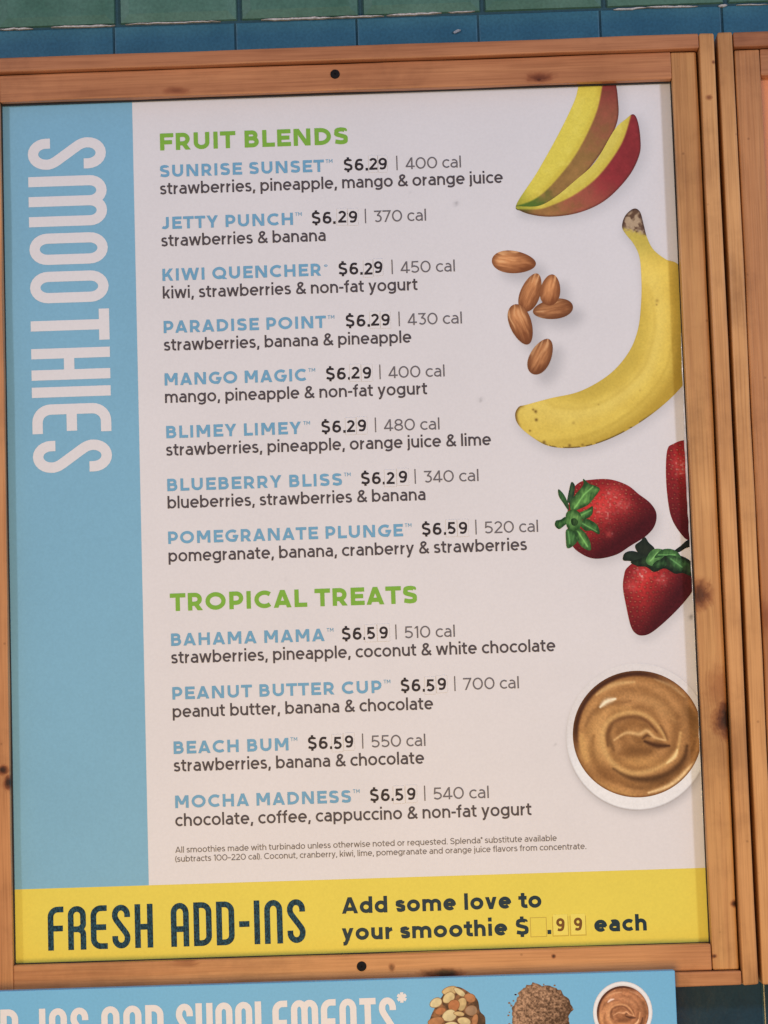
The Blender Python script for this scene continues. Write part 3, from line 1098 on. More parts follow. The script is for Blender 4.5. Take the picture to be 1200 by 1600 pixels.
def H(ch, w):
    """condensed display lettering: tall, round-shouldered"""
    h = w / 2
    g = .42
    r = g / 2 - h
    L = lambda *p: list(p)
    top = lambda: arc(g / 2, 1 - h - r * 1.15, r, r * 1.15, 180, 0, 13)
    bot = lambda: arc(g / 2, h + r * 1.15, r, r * 1.15, 180, 360, 13)
    if ch == 'S':
        yt, yb_ = 1 - h - r * 1.15, h + r * 1.15
        return [L((g - h, yt - .055)) + arc(g / 2, yt, r, r * 1.15, 0, 180, 13) + cat([(h, yt - .03), (h + .03, yt - .11), (g / 2, .50), (g - h - .03, yb_ + .11), (g - h, yb_ + .03)], False, 5).tolist()
                + arc(g / 2, yb_, r, r * 1.15, 0, -180, 13) + L((h, yb_ + .055))], g
    if ch == 'M':
        g2 = .68
        q = (g2 - w) / 2
        s = []
        for k in (0, 1):
            s.append(L((h + q * k, 0 if k == 0 else .5)) + arc(h + q * (k + .5), 1 - h - q * .55, q / 2, q * .55, 180, 0, 13) + L((h + q * (k + 1), 0)))
        return s, g2
    if ch == 'O':
        return [L((h, .5)) + top() + arc(g / 2, h + r * 1.15, r, r * 1.15, 0, -180, 13) + L((h, .5))], g
    if ch == 'U':
        return [L((h, 1)) + bot() + L((g - h, 1))], g
    if ch == 'T':
        return [L((g / 2, 0), (g / 2, 1)), L((0, 1 - h), (g, 1 - h))], g
    if ch == 'H':
        return [L((h, 0), (h, 1)), L((g - h, 0), (g - h, 1)), L((h, .48), (g - h, .48))], g
    if ch == 'I':
        return [L((h, 0), (h, 1))], w
    if ch == 'E':
        q = .17
        return [L((g - .04, 1 - h)) + arc(h + q, 1 - h - q, q, q, 90, 180, 8) + arc(h + q, h + q, q, q, 180, 270, 8) + L((g - .03, h)), L((h, .5), (g - .06, .5))], g - .03
    if ch == 'F':
        q = .17
        return [L((g - .05, 1 - h)) + arc(h + q, 1 - h - q, q, q, 90, 180, 8) + L((h, 0)), L((h, .5), (g - .07, .5))], g - .06
    if ch == 'R':
        yb_ = .47
        return [L((h, 0), (h, 1 - h - r)) + arc(g / 2, 1 - h - r, r, r, 180, 0, 13) + L((g - h, yb_ + r * .8)) + arc(g / 2, yb_ + r * .8, r, r * .8, 0, -90, 7) + L((h, yb_)),
                L((g / 2, yb_)) + arc(g / 2, yb_ - r * .8, r, r * .8, 90, 0, 7) + L((g - h, 0))], g
    if ch == 'P':
        yb_ = .42
        return [L((h, 0), (h, 1 - h - r)) + arc(g / 2, 1 - h - r, r, r, 180, 0, 13) + L((g - h, yb_ + r * .8)) + arc(g / 2, yb_ + r * .8, r, r * .8, 0, -90, 7) + L((h, yb_))], g
    if ch == 'A':
        return [L((h, 0)) + top() + L((g - h, 0)), L((h, .40), (g - h, .40))], g
    if ch == 'N':
        return [L((h, 0)) + top() + L((g - h, 0))], g
    if ch == 'D':
        q = .16
        return [L((h, 0), (h, 1)), L((h, 1 - h), (g - h - q, 1 - h)) + arc(g - h - q, 1 - h - q, q, q, 90, 0, 8) + arc(g - h - q, h + q, q, q, 0, -90, 8) + L((h, h))], g
    if ch == 'L':
        return [L((h, 0), (h, 1)), L((h, h), (g - .06, h))], g - .06
    if ch == '-':
        return [L((0, .47), (.24, .47))], .24
    if ch == '*':
        return [L((.12 + .105 * math.cos(a), 1.12 + .115 * math.sin(a)), (.12 - .105 * math.cos(a), 1.12 - .115 * math.sin(a))) for a in (math.pi / 2, math.pi / 6, -math.pi / 6)], .24
    return [], .20


def ribbon(pts, w):
    p = [np.array(q, float) for q in pts]
    q = [p[0]]
    for a in p[1:]:
        if np.hypot(*(a - q[-1])) > 1e-4:
            q.append(a)
    p = q
    n = len(p)
    closed = n > 3 and np.hypot(*(p[0] - p[-1])) < 1e-3
    Lp, Rp = [], []
    for i in range(n):
        if closed and i in (0, n - 1):
            t0, t1 = p[0] - p[n - 2], p[1] - p[0]
        else:
            t0 = p[i] - p[i - 1] if i else p[1] - p[0]
            t1 = p[i + 1] - p[i] if i < n - 1 else p[i] - p[i - 1]
        t0, t1 = t0 / np.hypot(*t0), t1 / np.hypot(*t1)
        n0, n1 = np.array([-t0[1], t0[0]]), np.array([-t1[1], t1[0]])
        m = n0 + n1
        mm = max(m @ m, 0.35)
        m = m * (2.0 / mm) * (w / 2)
        Lp.append(p[i] + m)
        Rp.append(p[i] - m)
    return Lp, Rp


def layout(s, w, sx, track, fn, air=1.0):
    """strips of one line of text, and its ink width (capital height = 1)"""
    x, out = 0.0, []
    for ci, ch in enumerate(s):
        if fn is G:
            st, g, lb, rb = G(ch, w / 1.0)
            lb, rb = lb * air, rb * air
        else:
            st, g = H(ch, w)
            lb = rb = 0.045
        if ci == 0:
            lb = 0
        x += lb * sx
        for k in st:
            if isinstance(k, tuple):
                _, a, b = k
                a = np.array([a[0] * sx, a[1]])
                b = np.array([b[0] * sx, b[1]])
                hw = w / 2 * np.hypot(*(a - b)) / max(abs(a[1] - b[1]), 1e-6)
                hw = min(hw, w * 1.3)
                e = np.array([hw, 0])
                out.append(([a - e + (x, 0), b - e + (x, 0)], [a + e + (x, 0), b + e + (x, 0)], ci))
            else:
                Lp, Rp = ribbon([(q[0] * sx, q[1]) for q in k], w)
                out.append(([q + (x, 0) for q in Lp], [q + (x, 0) for q in Rp], ci))
        x += g * sx
        end = x
        x += (rb + track) * sx
    return out, end


_glyphs = {}


def outline(strips):
    """one flat, non-overlapping triangulation of all the strokes of a character"""
    x0 = strips[0][0][0][0]
    key = tuple(round(float(c - (x0 if k == 0 else 0)), 4) for (Lp, Rp, _) in strips for q in (Lp[0], Rp[-1], Lp[len(Lp) // 2]) for k, c in enumerate(q)) + (sum(len(a[0]) for a in strips),)
    if key not in _glyphs:
        vs, fs = [], []
        for (Lp, Rp, _) in strips:
            o, n = len(vs), len(Lp)
            for a, b in zip(Lp, Rp):
                vs += [Vector((float(a[0] - x0), float(a[1]))), Vector((float(b[0] - x0), float(b[1])))]
            for i in range(n - 1):
                q = [o + 2 * i, o + 2 * i + 1, o + 2 * i + 3, o + 2 * i + 2]
                for t in ((q[0], q[1], q[2]), (q[0], q[2], q[3])):
                    a, b, c = (vs[j] for j in t)
                    ar = (b.x - a.x) * (c.y - a.y) - (b.y - a.y) * (c.x - a.x)
                    if abs(ar) > 1e-7:
                        fs.append(list(t) if ar > 0 else [t[0], t[2], t[1]])
        ov, oe, of, _, _, src = geometry.delaunay_2d_cdt(vs, [], fs, 0, 1e-5)
        _glyphs[key] = ([(v.x, v.y) for v in ov], [tuple(f) for f, q in zip(of, src) if q])
    v, f = _glyphs[key]
    return [(x + x0, y) for (x, y) in v], f


def lettering(name, s, X, Z, cap, w, mat, root, parent, width=None, y=YP, lift=0.00030, track=0.0, fn=G, rot=False, air=1.0):
    """one line of flat print: starts at (X, Z) on the plane y; width = its printed length in metres"""
    sx = 1.0
    if width is not None:
        for _ in range(4):
            _, e = layout(s, w, sx, track, fn, air)
            sx *= (width / cap) / e
    st, e = layout(s, w, sx, track, fn, air)
    V, F = [], []
    for ci in sorted(set(a[2] for a in st)):
        gv, gf = outline([a for a in st if a[2] == ci])
        o = len(V)
        for q in gv:
            V.append((X + q[1] * cap, y - lift, Z - q[0] * cap) if rot else (X + q[0] * cap, y - lift, Z + q[1] * cap))
        F += [tuple(o + k for k in f) for f in gf]
    ob = mesh(name, V, F, mat, root, parent)
    # all faces towards the reader
    me = ob.data
    bm = bmesh.new()
    bm.from_mesh(me)
    for f in bm.faces:
        f.normal_update()
        if f.normal.y > 0:
            f.normal_flip()
    bm.to_mesh(me)
    bm.free()
    return ob


SLOPE = math.tan(math.radians(1.93))


def line(name, s, x0, y0, x1, cap_px, w, mat, **kw):
    """a line of print that starts at pixel (x0, y0) of the photograph and ends at x1"""
    a = P(x0, y0)
    b = P(x1, y0 - (x1 - x0) * SLOPE)
    return lettering(name, s, a[0], a[2], cap_px * a_scale(y0), w, mat, board, poster, width=b[0] - a[0], **kw)


def a_scale(py):
    return P(600, py - 5)[2] / 10 - P(600, py + 5)[2] / 10


# SMOOTHIES down the blue panel
sa = P(165.5, 214)
sb = P(48, 737)
bxl = 0.5 * (P(43.5, 225)[0] + P(51.5, 725)[0])
bxr = 0.5 * (P(166, 225)[0] + P(174.5, 725)[0])
lettering('smoothies_title', 'SMOOTHIES', bxl, sa[2], bxr - bxl, 0.132, M['white_ink'], board, poster, width=sa[2] - P(110, 737.5)[2], fn=H, rot=True, track=0.01)

line('section_heading', 'FRUIT BLENDS', 249.5, 235.3, 544.5, 26.5, .24, M['green'], air=.7)
line('section_heading', 'TROPICAL TREATS', 266, 955, 652.5, 27.5, .24, M['green'], air=.7)

ROWS = [  # name, name x0, baseline, x1, mark; price x0, x1; bar x; calories x0 x1; ingredients x0 baseline x1
    ('SUNRISE SUNSET', 249.5, 277.2, 506.5, '6.29', 537, 605.5, 620.5, '400 cal', 634, 720.5, 'strawberries, pineapple, mango & orange juice', 250, 304.2, 786),
    ('JETTY PUNCH', 251, 358.4, 458.5, '6.29', 487, 559, 571.3, '370 cal', 584, 666, 'strawberries & banana', 252, 385.4, 509),
    ('KIWI QUENCHER', 253.5, 439.2, 502.5, '6.29', 528.8, 598.5, 613, '450 cal', 626, 711, 'kiwi, strawberries & non-fat yogurt', 254.5, 466.8, 653),
    ('PARADISE POINT', 255.5, 520.8, 509.5, '6.29', 540, 610, 624, '430 cal', 637, 722, 'strawberries, banana & pineapple', 256, 548.4, 643),
    ('MANGO MAGIC', 257, 602.6, 479.5, '6.29', 509.3, 581, 594, '400 cal', 607, 695, 'mango, pineapple & non-fat yogurt', 258, 629.8, 668),
    ('BLIMEY LIMEY', 259.5, 685, 471.5, '6.29', 502, 573, 587, '480 cal', 600, 687, 'strawberries, pineapple, orange juice & lime', 259.5, 712.4, 767.5),
    ('BLUEBERRY BLISS', 261, 767.6, 535, '6.29', 564, 637, 649, '340 cal', 662, 748, 'blueberries, strawberries & banana', 262, 794.8, 665),
    ('POMEGRANATE PLUNGE', 262.5, 850, 630, '6.59', 659, 731, 744, '520 cal', 757, 841, 'pomegranate, banana, cranberry & strawberries', 263.5, 878, 823.5),
    ('BAHAMA MAMA', 267, 1009.4, 508, '6.59', 534, 607, 619, '510 cal', 632, 711, 'strawberries, pineapple, coconut & white chocolate', 267.5, 1037, 868),
    ('PEANUT BUTTER CUP', 269, 1093.2, 597, '6.59', 626, 698, 711, '700 cal', 724, 811, 'peanut butter, banana & chocolate', 270, 1121.4, 677),
    ('BEACH BUM', 271, 1178.2, 451.5, '6.59', 481, 553, 567, '550 cal', 580, 665, 'strawberries, banana & chocolate', 271.5, 1205.8, 663),
    ('MOCHA MADNESS', 273.5, 1262.8, 549, '6.59', 578, 650, 664, '540 cal', 677, 764, 'chocolate, coffee, cappuccino & non-fat yogurt', 274, 1291.2, 831),
]


def sticker(ch, x0, x1, yb, capz, w, ink, vinyl, pad_x, pad_z, tilt=0.0):
    """a small vinyl square that carries one figure"""
    a, b = P(x0, yb), P(x1, yb - (x1 - x0) * SLOPE)
    cx, cz = 0.5 * (a[0] + b[0]), a[2]
    hx, z0, z1 = 0.5 * (b[0] - a[0]) + pad_x, -pad_z, capz + pad_z
    T = 0.00035
    V = [(-hx, 0, z0), (hx, 0, z0), (hx, 0, z1), (-hx, 0, z1)]
    V = [(x, -T, z) for (x, _, z) in V] + [(x, 0.0, z) for (x, _, z) in V]
    F = [(0, 1, 2, 3), (0, 4, 5, 1), (1, 5, 6, 2), (2, 6, 7, 3), (3, 7, 4, 0)]
    mi = [0] * 5
    if ch:
        sx = 1.0
        for _ in range(4):
            _, e = layout(ch, w, sx, 0, G)
            sx *= ((b[0] - a[0]) / capz) / e
        st, e = layout(ch, w, sx, 0, G)
        gv, gf = outline(st)
        o = len(V)
        V += [(q[0] * capz - 0.5 * (b[0] - a[0]), -T - .0001, q[1] * capz) for q in gv]
        F += [tuple(o + k for k in f) for f in gf]
        mi += [1] * len(gf)
    ct, stt = math.cos(tilt), math.sin(tilt)
    V = [(cx + x * ct - z * stt, YP - LIFT * 1.5 + y, cz + x * stt + z * ct) for (x, y, z) in V]
    ob = mesh('price_sticker', V, F, [vinyl, ink], board, poster, midx=mi)
    bm = bmesh.new()
    bm.from_mesh(ob.data)
    for f in bm.faces:
        f.normal_update()
        if abs(f.normal.y) > .9 and f.normal.y > 0:
            f.normal_flip()
    bm.to_mesh(ob.data)
    bm.free()
    return ob


rnd = random.Random(3)
for i, (nm, nx0, nb, nx1, pr, px0, px1, bx, cal, cx0, cx1, ing, ix0, ib, ix1) in enumerate(ROWS):
    k = 1 + 0.04 * (nb - 277) / 1000.0
    line('drink_name', nm, nx0, nb, nx1, 18.9 * k, .222, M['name'], track=.02, air=.85)
    at = lambda x: nb - (x - nx0) * SLOPE
    if nm.startswith('KIWI'):
        line('registered_mark', '°', nx1 + 4, at(nx1 + 4) - 5.0 * k, nx1 + 10, 12 * k, .09, M['name'])
    else:
        line('trademark', 'TM', nx1 + 2.5, at(nx1 + 2.5) - 13.6 * k, nx1 + 13, 5.6 * k, .14, M['name'], track=.05)
    pw = px1 - px0
    # printed dollar sign, then the figures on their stickers
    off = rnd.uniform(-.8, 1.0)
    line('dollar_sign', '$', px0, at(px0) - .4, px0 + 14.2, 18.6 * k, .185, M['black'])
    line('price_digit', pr[0], px0 + 17.5, at(px0 + 17.5), px0 + 31.3, 18.6 * k, .185, M['black'])
    dots = px0 + 34.3 + rnd.uniform(-.6, .6)
    line('decimal_point', '.', dots, at(dots) + rnd.uniform(0, .8), dots + 3.8, 18.6 * k, .20, M['black'])
    capm = 18.6 * k * a_scale(nb)
    x3 = px1 - 13.8
    x2 = 0.5 * (dots + 4.0 + x3) - 6.9 if i < 3 else dots + 5.0 + rnd.uniform(-.5, .5)
    sticker(pr[2], x2, x2 + 13.2, at(x2) + off, capm, .182, M['black'], M['sticker'], .5 * (x3 - x2 - 13.8 - .8) * .00052, .0021, rnd.uniform(-.015, .015))
    sticker(pr[3], x3, x3 + 13.2, at(x3) - off * .5 - .3, capm, .182, M['black'], M['sticker'], .5 * (x3 - x2 - 13.8 - .8) * .00052, .0021, rnd.uniform(-.015, .015))
    if nm.startswith('JETTY'):
        line('stray_mark', '-', 543, at(543) - 9, 546, 14, .16, M['grey'])
    line('divider_bar', '|', bx - 1, at(bx) - 0.8, bx + 1, 18.6 * k, .09, M['grey'])
    line('calorie_count', cal, cx0, at(cx0) + .4, cx1, 18.2 * k, .118, M['grey'], air=.8)
    line('ingredient_line', ing, ix0, ib, ix1, 19.0 * k, .150, M['dark'], air=.62)

line('fine_print', 'All smoothies made with turbinado unless otherwise noted or requested. Splenda° substitute available', 274, 1332.6, 870, 9.6, .125, M['fine'], air=.7)
line('fine_print', '(subtracts 100–220 cal). Coconut, cranberry, kiwi, lime, pomegranate and orange juice flavors from concentrate.', 274, 1346.8, 916, 9.6, .125, M['fine'], air=.7)

# the yellow banner
fa, fb = P(75.5, 1485.5), P(478, 1485.5 - 402.5 * SLOPE)
lettering('add_ins_title', 'FRESH ADD-INS', fa[0], fa[2], 68.5 * a_scale(1450), .132, M['brushed'], board, poster, width=fb[0] - fa[0], fn=H, track=.02)
line('banner_text', 'Add some love to', 533.5, 1427.8, 847, 25.5, .226, M['teal_ink'], air=.42)
line('banner_text', 'your smoothie $', 533.5, 1469.5, 827, 25.5, .226, M['teal_ink'], air=.42)
line('banner_text', '.', 855.5, 1459.5, 861.5, 25.5, .23, M['teal_ink'])
line('banner_text', 'each', 928, 1456.3, 1011.5, 25.5, .226, M['teal_ink'], air=.42)
for (ch, x0, x1) in [('', 829, 855), ('9', 863.5, 889), ('9', 891, 916.5)]:
    yb = 1461.5 - (x0 - 829) * SLOPE + .5
    a, b = P(x0, yb + 2.5), P(x1, yb + 2.5 - (x1 - x0) * SLOPE)
    z1 = a[2] + 31 * a_scale(1450)
    t = .0006
    y_ = YP - LIFT * 1.6
    V = []
    for (ax, az, bx_, bz) in [(a[0], a[2], b[0], a[2] + t), (a[0], z1 - t, b[0], z1), (a[0], a[2] + t, a[0] + t, z1 - t), (b[0] - t, a[2] + t, b[0], z1 - t)]:
        V += [(ax, y_, az), (bx_, y_, az), (bx_, y_, bz), (ax, y_, bz)]
    mesh('slot_outline', V, [(0, 1, 2, 3), (4, 5, 6, 7), (8, 9, 10, 11), (12, 13, 14, 15)], M['slot_line'], board, poster)
    if ch:
        sticker(ch, x0 + 6.3, x1 - 6.7, yb - 5.6, 20.5 * a_scale(1450), .20, M['brown_ink'], M['sticker_yellow'], .0026, .0030)

# ------------------------------------------------------------------ the printed photographs on the poster
LV = 0.00020


def p_mango(line_pts, skin_pts, face, seed):
    def f(x, y, d):
        dl, qx, qy, t = seg_dist(line_pts, x, y)
        # which side of the cut edge: the flesh lies up-left
        i = np.clip((t * (len(line_pts) - 1)).astype(int), 0, len(line_pts) - 2)
        a, b = line_pts[i], line_pts[i + 1]
        side = (b[:, 0] - a[:, 0]) * (y - a[:, 1]) - (b[:, 1] - a[:, 1]) * (x - a[:, 0])
        flesh = side < 0
        s = np.where(flesh, -dl, dl)
        n = fbm(x * .09, y * .09, seed)
        fine = vnoise(x * .6, y * .6, seed + 9)
        c = mixc(face, (186, 160, 58), sst(dl, 12, 2) * .5)
        c = mixc(c, (216, 198, 96), sst(n, .45, .75) * .4)
        c = mixc(c, (140, 140, 50), sst(t, .22, .0) * .8)
        skin = skin_pts(x, y, t, n)
        skin = skin * (0.86 + .22 * n)[:, None]
        skin = mixc(skin, (70, 34, 34), sst(d, 4, 0) * .5)
        c = mixc(c, skin, sst(s, -1.7, 1.5))
        return c * (.97 + .05 * fine)[:, None]
    return f


def skin1(x, y, t, n):
    c = mixc((84, 108, 44), (146, 108, 64), sst(t + .15 * (n - .5), .12, .34))
    c = mixc(c, (140, 82, 62), sst(t + .2 * (n - .5), .46, .70))
    return mixc(c, (128, 52, 52), sst(t + .1 * (n - .5), .66, .90))


def skin2(x, y, t, n):
    c = mixc((92, 84, 40), (150, 106, 64), sst(t, .04, .16))
    c = mixc(c, (158, 84, 68), sst(t + .2 * (n - .5), .32, .52))
    return mixc(c, (134, 46, 50), sst(t + .1 * (n - .5), .50, .74))


picture('mango_slice_print', mango1, p_mango(m1_line, skin1, (207, 188, 80), 1), LV, board, poster)
picture('mango_slice_print', mango2, p_mango(m2_line, skin2, (200, 180, 84), 4), LV + .00008, board, poster)


def p_almond(c0, ang, seed, tone):
    a = math.radians(ang)

    def f(x, y, d):
        u = (x - c0[0]) * math.cos(a) + (y - c0[1]) * math.sin(a)
        v = -(x - c0[0]) * math.sin(a) + (y - c0[1]) * math.cos(a)
        ridg = vnoise(u * .05 + 9, v * .42 + vnoise(u * .06, v * .1, seed) * 2.5, seed)
        ridg2 = vnoise(u * .13, v * .95, seed + 3)
        n = sst(d, 0, 11)
        lit = 0.5 - 0.026 * (x - c0[0]) - 0.030 * (y - c0[1])
        c = mixc((128, 74, 44), (206, 140, 92), np.clip(lit * .60 + .32 + (ridg - .5) * .52 + (ridg2 - .5) * .42, 0, 1))
        c = mixc((104, 58, 34), c, .30 + .70 * n)
        c = mixc(c, (224, 170, 122), sst(ridg, .62, .9) * sst(lit, .3, .9) * .7)
        return c * tone
    return f


for k, i in enumerate([0, 1, 2, 3, 4, 5]):
    picture('almond_print', alm_poly[i], p_almond(ALM[i][0], ALM[i][3], 20 + 5 * i, (1.0, 1.0, .92, 1.04, .98, .96)[i]), LV + .00004 * k, board, poster)


def p_banana(x, y, d):
    dm, qx, qy, t = seg_dist(ban_mid, x, y)
    n = fbm(x * .035, y * .035, 41)
    fine = vnoise(x * .5, y * .5, 43)
    outer = ((x - qx) * 0.8 + (y - qy) * 0.6) / 38.0           # -1 inner edge .. +1 outer edge
    c = mixc((214, 180, 80), (221, 188, 86), sst(n, .3, .7))
    c = mixc(c, (226, 198, 108), sst(np.abs(outer + .25), .5, 0.0) * .45)
    c = mixc(c, (188, 158, 66), sst(outer, -.35, -1.0) * .65)
    c = mixc(c, (170, 134, 46), sst(outer, .25, 1.0) * .75)
    c = mixc(c, (150, 122, 48), sst(x, 1040, 1066) * sst(y, 720, 540) * .55)
    ridge = np.exp(-((outer - .35 + .12 * np.sin(t * 6)) / .07) ** 2) + .7 * np.exp(-((outer + .42) / .07) ** 2)
    c = mixc(c, (180, 146, 56), ridge * .30 * sst(t, .2, .4))
    c = mixc(c, (150, 138, 62), sst(y, 420, 378) * .45)
    stem = sst(y + 5 * (fine - .5) - .25 * (x - 990), 366, 357)
    sc = mixc((168, 142, 118), (92, 66, 52), sst(fbm(x * .16, y * .16, 47), .42, .66))
    sc = mixc(sc, (70, 50, 44), sst(d, 4, 0) * .9)
    c = mixc(c, sc, stem)
    tip = sst(x + .2 * (y - 650), 821, 806)
    c = mixc(c, (120, 88, 40), tip * sst(d, 6, 0))
    c = mixc(c, (84, 62, 28), sst(d, 3.0, .2) * sst(outer, .2, .6) * sst(t, .62, .72) * (fbm(x * .11, y * .11, 51) > .42) * .85)
    for (sx, sy, r, a) in [(837, 643, 2.4, .9), (833, 640, 1.8, .7), (838, 656, 2.4, .9), (828, 673, 1.6, .8), (1027, 470, 3.0, .35), (1026, 476, 1.6, .5),
                           (896, 661, 2.5, .3), (935, 632, 1.5, .3), (890, 696, 2.2, .8), (910, 695, 2.0, .6), (850, 691, 2.6, .8), (1000, 610, 2, .2)]:
        c = mixc(c, (104, 74, 30), a * np.exp(-((x - sx) ** 2 + (y - sy) ** 2) / (r * r)))
    return c * (.98 + .04 * fine)[:, None]


picture('banana_print', banana, p_banana, LV, board, poster, xmax=1092)


def p_straw(c0, light, seed, hot):
    def f(x, y, d):
        n = sst(d, 0, 34)
        l = 0.5 + ((x - c0[0]) * light[0] + (y - c0[1]) * light[1]) / 56.0
        fine = vnoise(x * .55, y * .55, seed)
        cell = 8.6
        u, v = x / cell, y / cell * 1.12
        v0 = np.floor(v)
        u = u + .5 * (v0 % 2)
        u0 = np.floor(u)
        jx = ((np.sin(u0 * 12.9898 + v0 * 78.233 + seed) * 43758.5453) % 1) * .5 - .25
        jy = ((np.sin(u0 * 39.346 + v0 * 11.135 + seed) * 24634.6345) % 1) * .5 - .25
        dx, dy = u - u0 - .5 - jx, v - v0 - .5 - jy
        pit = np.exp(-(dx * dx + dy * dy) / .085)
        seedm = np.exp(-(dx * dx * 1.0 + (dy * 1.4) ** 2) / .020)
        c = mixc((66, 16, 22), (204, 52, 48), np.clip(l + .08, 0, 1))
        c = mixc((84, 18, 24), c, .45 + .55 * n)
        c = mixc(c, (62, 10, 16), pit * .5)
        c = mixc(c, (226, 156, 104), seedm * np.clip(l + .15, 0, 1) * .8)
        for (hx, hy, r, a) in hot:
            g = np.exp(-((x - hx) ** 2 + (y - hy) ** 2) / (r * r))
            c = mixc(c, (216, 88, 80), g * .45)
            c = mixc(c, (248, 218, 204), g * a * .7 * sst(vnoise(x * .3, y * .3, seed + 5), .62, .85))
        return c * (.9 + .2 * fine)[:, None]
    return f


picture('strawberry_print', straw3, p_straw((1062, 760), (-.8, -.35), 66, [(1060, 725, 9, .7), (1063, 738, 6, .7)]), LV + .00004, board, poster, xmax=1096)
picture('strawberry_print', straw1, p_straw((955, 812), (-.55, -.75), 61, [(944, 796, 14, .75), (958, 771, 12, .6), (952, 835, 5, .7), (975, 790, 10, .35)]), LV, board, poster)
picture('strawberry_print', straw2, p_straw((1022, 925), (-.85, -.6), 63, [(1002, 897, 10, .95), (1035, 906, 8, .6), (985, 915, 10, .3)]), LV + .00004, board, poster)


def p_leaf(light, dark, seed, vein=None):
    def f(x, y, d):
        n = fbm(x * .12, y * .12, seed)
        s = vnoise(x * .5 + y * .1, y * .12, seed + 1)
        c = mixc(dark, light, np.clip(.12 + .55 * sst(d, 0, 8) + (n - .5) * 1.0 + (s - .5) * .5, 0, 1))
        if vein is not None:
            dv = seg_dist(np.array(vein, float), x, y)[0]
            c = mixc(c, tuple(min(255, k * 1.3 + 20) for k in light), np.exp(-(dv / 1.1) ** 2) * .6)
        return c
    return f


LG, DG, BK = (112, 162, 80), (40, 70, 36), (28, 36, 28)
leaves = [  # outline, light, dark, vein (zoomed pixels)
    ([(215, 465), (190, 430), (168, 395), (165, 362), (182, 374), (200, 400), (216, 440)], (78, 124, 62), (38, 66, 40), None),
    ([(210, 425), (218, 370), (230, 326), (247, 342), (244, 380), (236, 420)], (70, 104, 60), (32, 50, 36), None),
    ([(232, 470), (222, 432), (252, 385), (288, 340), (288, 310), (318, 334), (350, 345), (370, 362), (345, 400), (310, 440), (262, 462)], LG, DG, [(245, 455), (290, 390), (335, 350)]),
    ([(212, 522), (190, 545), (168, 558), (149, 540), (154, 517), (178, 511), (200, 498)], LG, (30, 60, 30), None),
    ([(206, 560), (203, 610), (210, 652), (240, 640), (262, 610), (246, 570)], (86, 134, 70), DG, [(215, 570), (222, 630)]),
    ([(240, 560), (262, 620), (290, 652), (325, 662), (322, 620), (300, 580), (268, 552)], LG, DG, [(262, 570), (310, 645)]),
    ([(272, 530), (296, 565), (330, 566), (368, 584), (362, 545), (335, 520), (300, 508)], (92, 140, 70), DG, [(285, 530), (355, 570)]),
    ([(244, 505), (270, 478), (305, 462), (334, 445), (335, 478), (318, 500), (284, 512)], (100, 152, 76), DG, [(255, 500), (325, 465)]),
    ([(205, 480), (240, 462), (272, 480), (284, 520), (268, 556), (230, 566), (206, 540)], (112, 156, 82), (44, 78, 36), None),
    ([(228, 512), (246, 504), (262, 520), (254, 540), (234, 538)], (72, 104, 52), (30, 52, 26), None),
]
for k, (o, lg, dg, vn) in enumerate(leaves):
    picture('strawberry_leaf_print', cat(z7(*o), True, 5), p_leaf(lg, dg, 70 + k, z7(*vn) if vn else None), LV + .0001 + .000025 * k, board, poster, step=.9)
leaves2 = [
    ([(545, 638), (570, 618), (592, 598), (612, 625), (640, 655), (620, 690), (575, 690), (552, 665)], (44, 48, 36), BK, None),
    ([(486, 712), (488, 684), (510, 668), (545, 668), (580, 684), (640, 690), (600, 730), (548, 728), (520, 716)], (42, 54, 40), BK, None),
    ([(740, 664), (770, 640), (800, 614), (830, 612), (830, 640), (795, 652), (760, 672)], (40, 46, 36), (18, 22, 18), None),
    ([(522, 722), (560, 706), (620, 690), (700, 690), (770, 690), (828, 728), (830, 790), (780, 775), (740, 778), (690, 752), (640, 770), (600, 745), (560, 742)], (52, 72, 44), (22, 32, 22), None),
    ([(598, 722), (606, 690), (628, 662), (660, 655), (700, 668), (690, 690), (660, 715), (630, 740)], (122, 168, 92), (48, 84, 44), [(620, 715), (655, 675)]),
    ([(640, 700), (670, 664), (710, 655), (750, 668), (770, 700), (735, 705), (700, 690)], (98, 146, 76), (40, 72, 38), [(660, 685), (740, 685)]),
    ([(700, 690), (740, 690), (790, 712), (812, 738), (790, 742), (770, 768), (735, 745), (715, 720)], (86, 130, 70), (32, 54, 32), [(720, 705), (775, 745)]),
    ([(628, 745), (650, 715), (690, 708), (700, 735), (668, 750)], (74, 112, 62), (26, 46, 26), None),
]
for k, (o, lg, dg, vn) in enumerate(leaves2):
    picture('strawberry_leaf_print', cat(z7(*o), True, 5), p_leaf(lg, dg, 90 + k, z7(*vn) if vn else None), LV + .0001 + .000025 * k, board, poster, step=.9, xmax=1096)


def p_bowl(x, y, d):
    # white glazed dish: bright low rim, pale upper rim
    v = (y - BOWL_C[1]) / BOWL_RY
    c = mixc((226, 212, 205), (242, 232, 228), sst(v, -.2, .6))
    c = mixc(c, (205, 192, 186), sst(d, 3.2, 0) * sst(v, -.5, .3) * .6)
    return mixc(c, (170, 154, 148), sst(d, 3.5, 0) * sst(v, .1, .9) * .6)


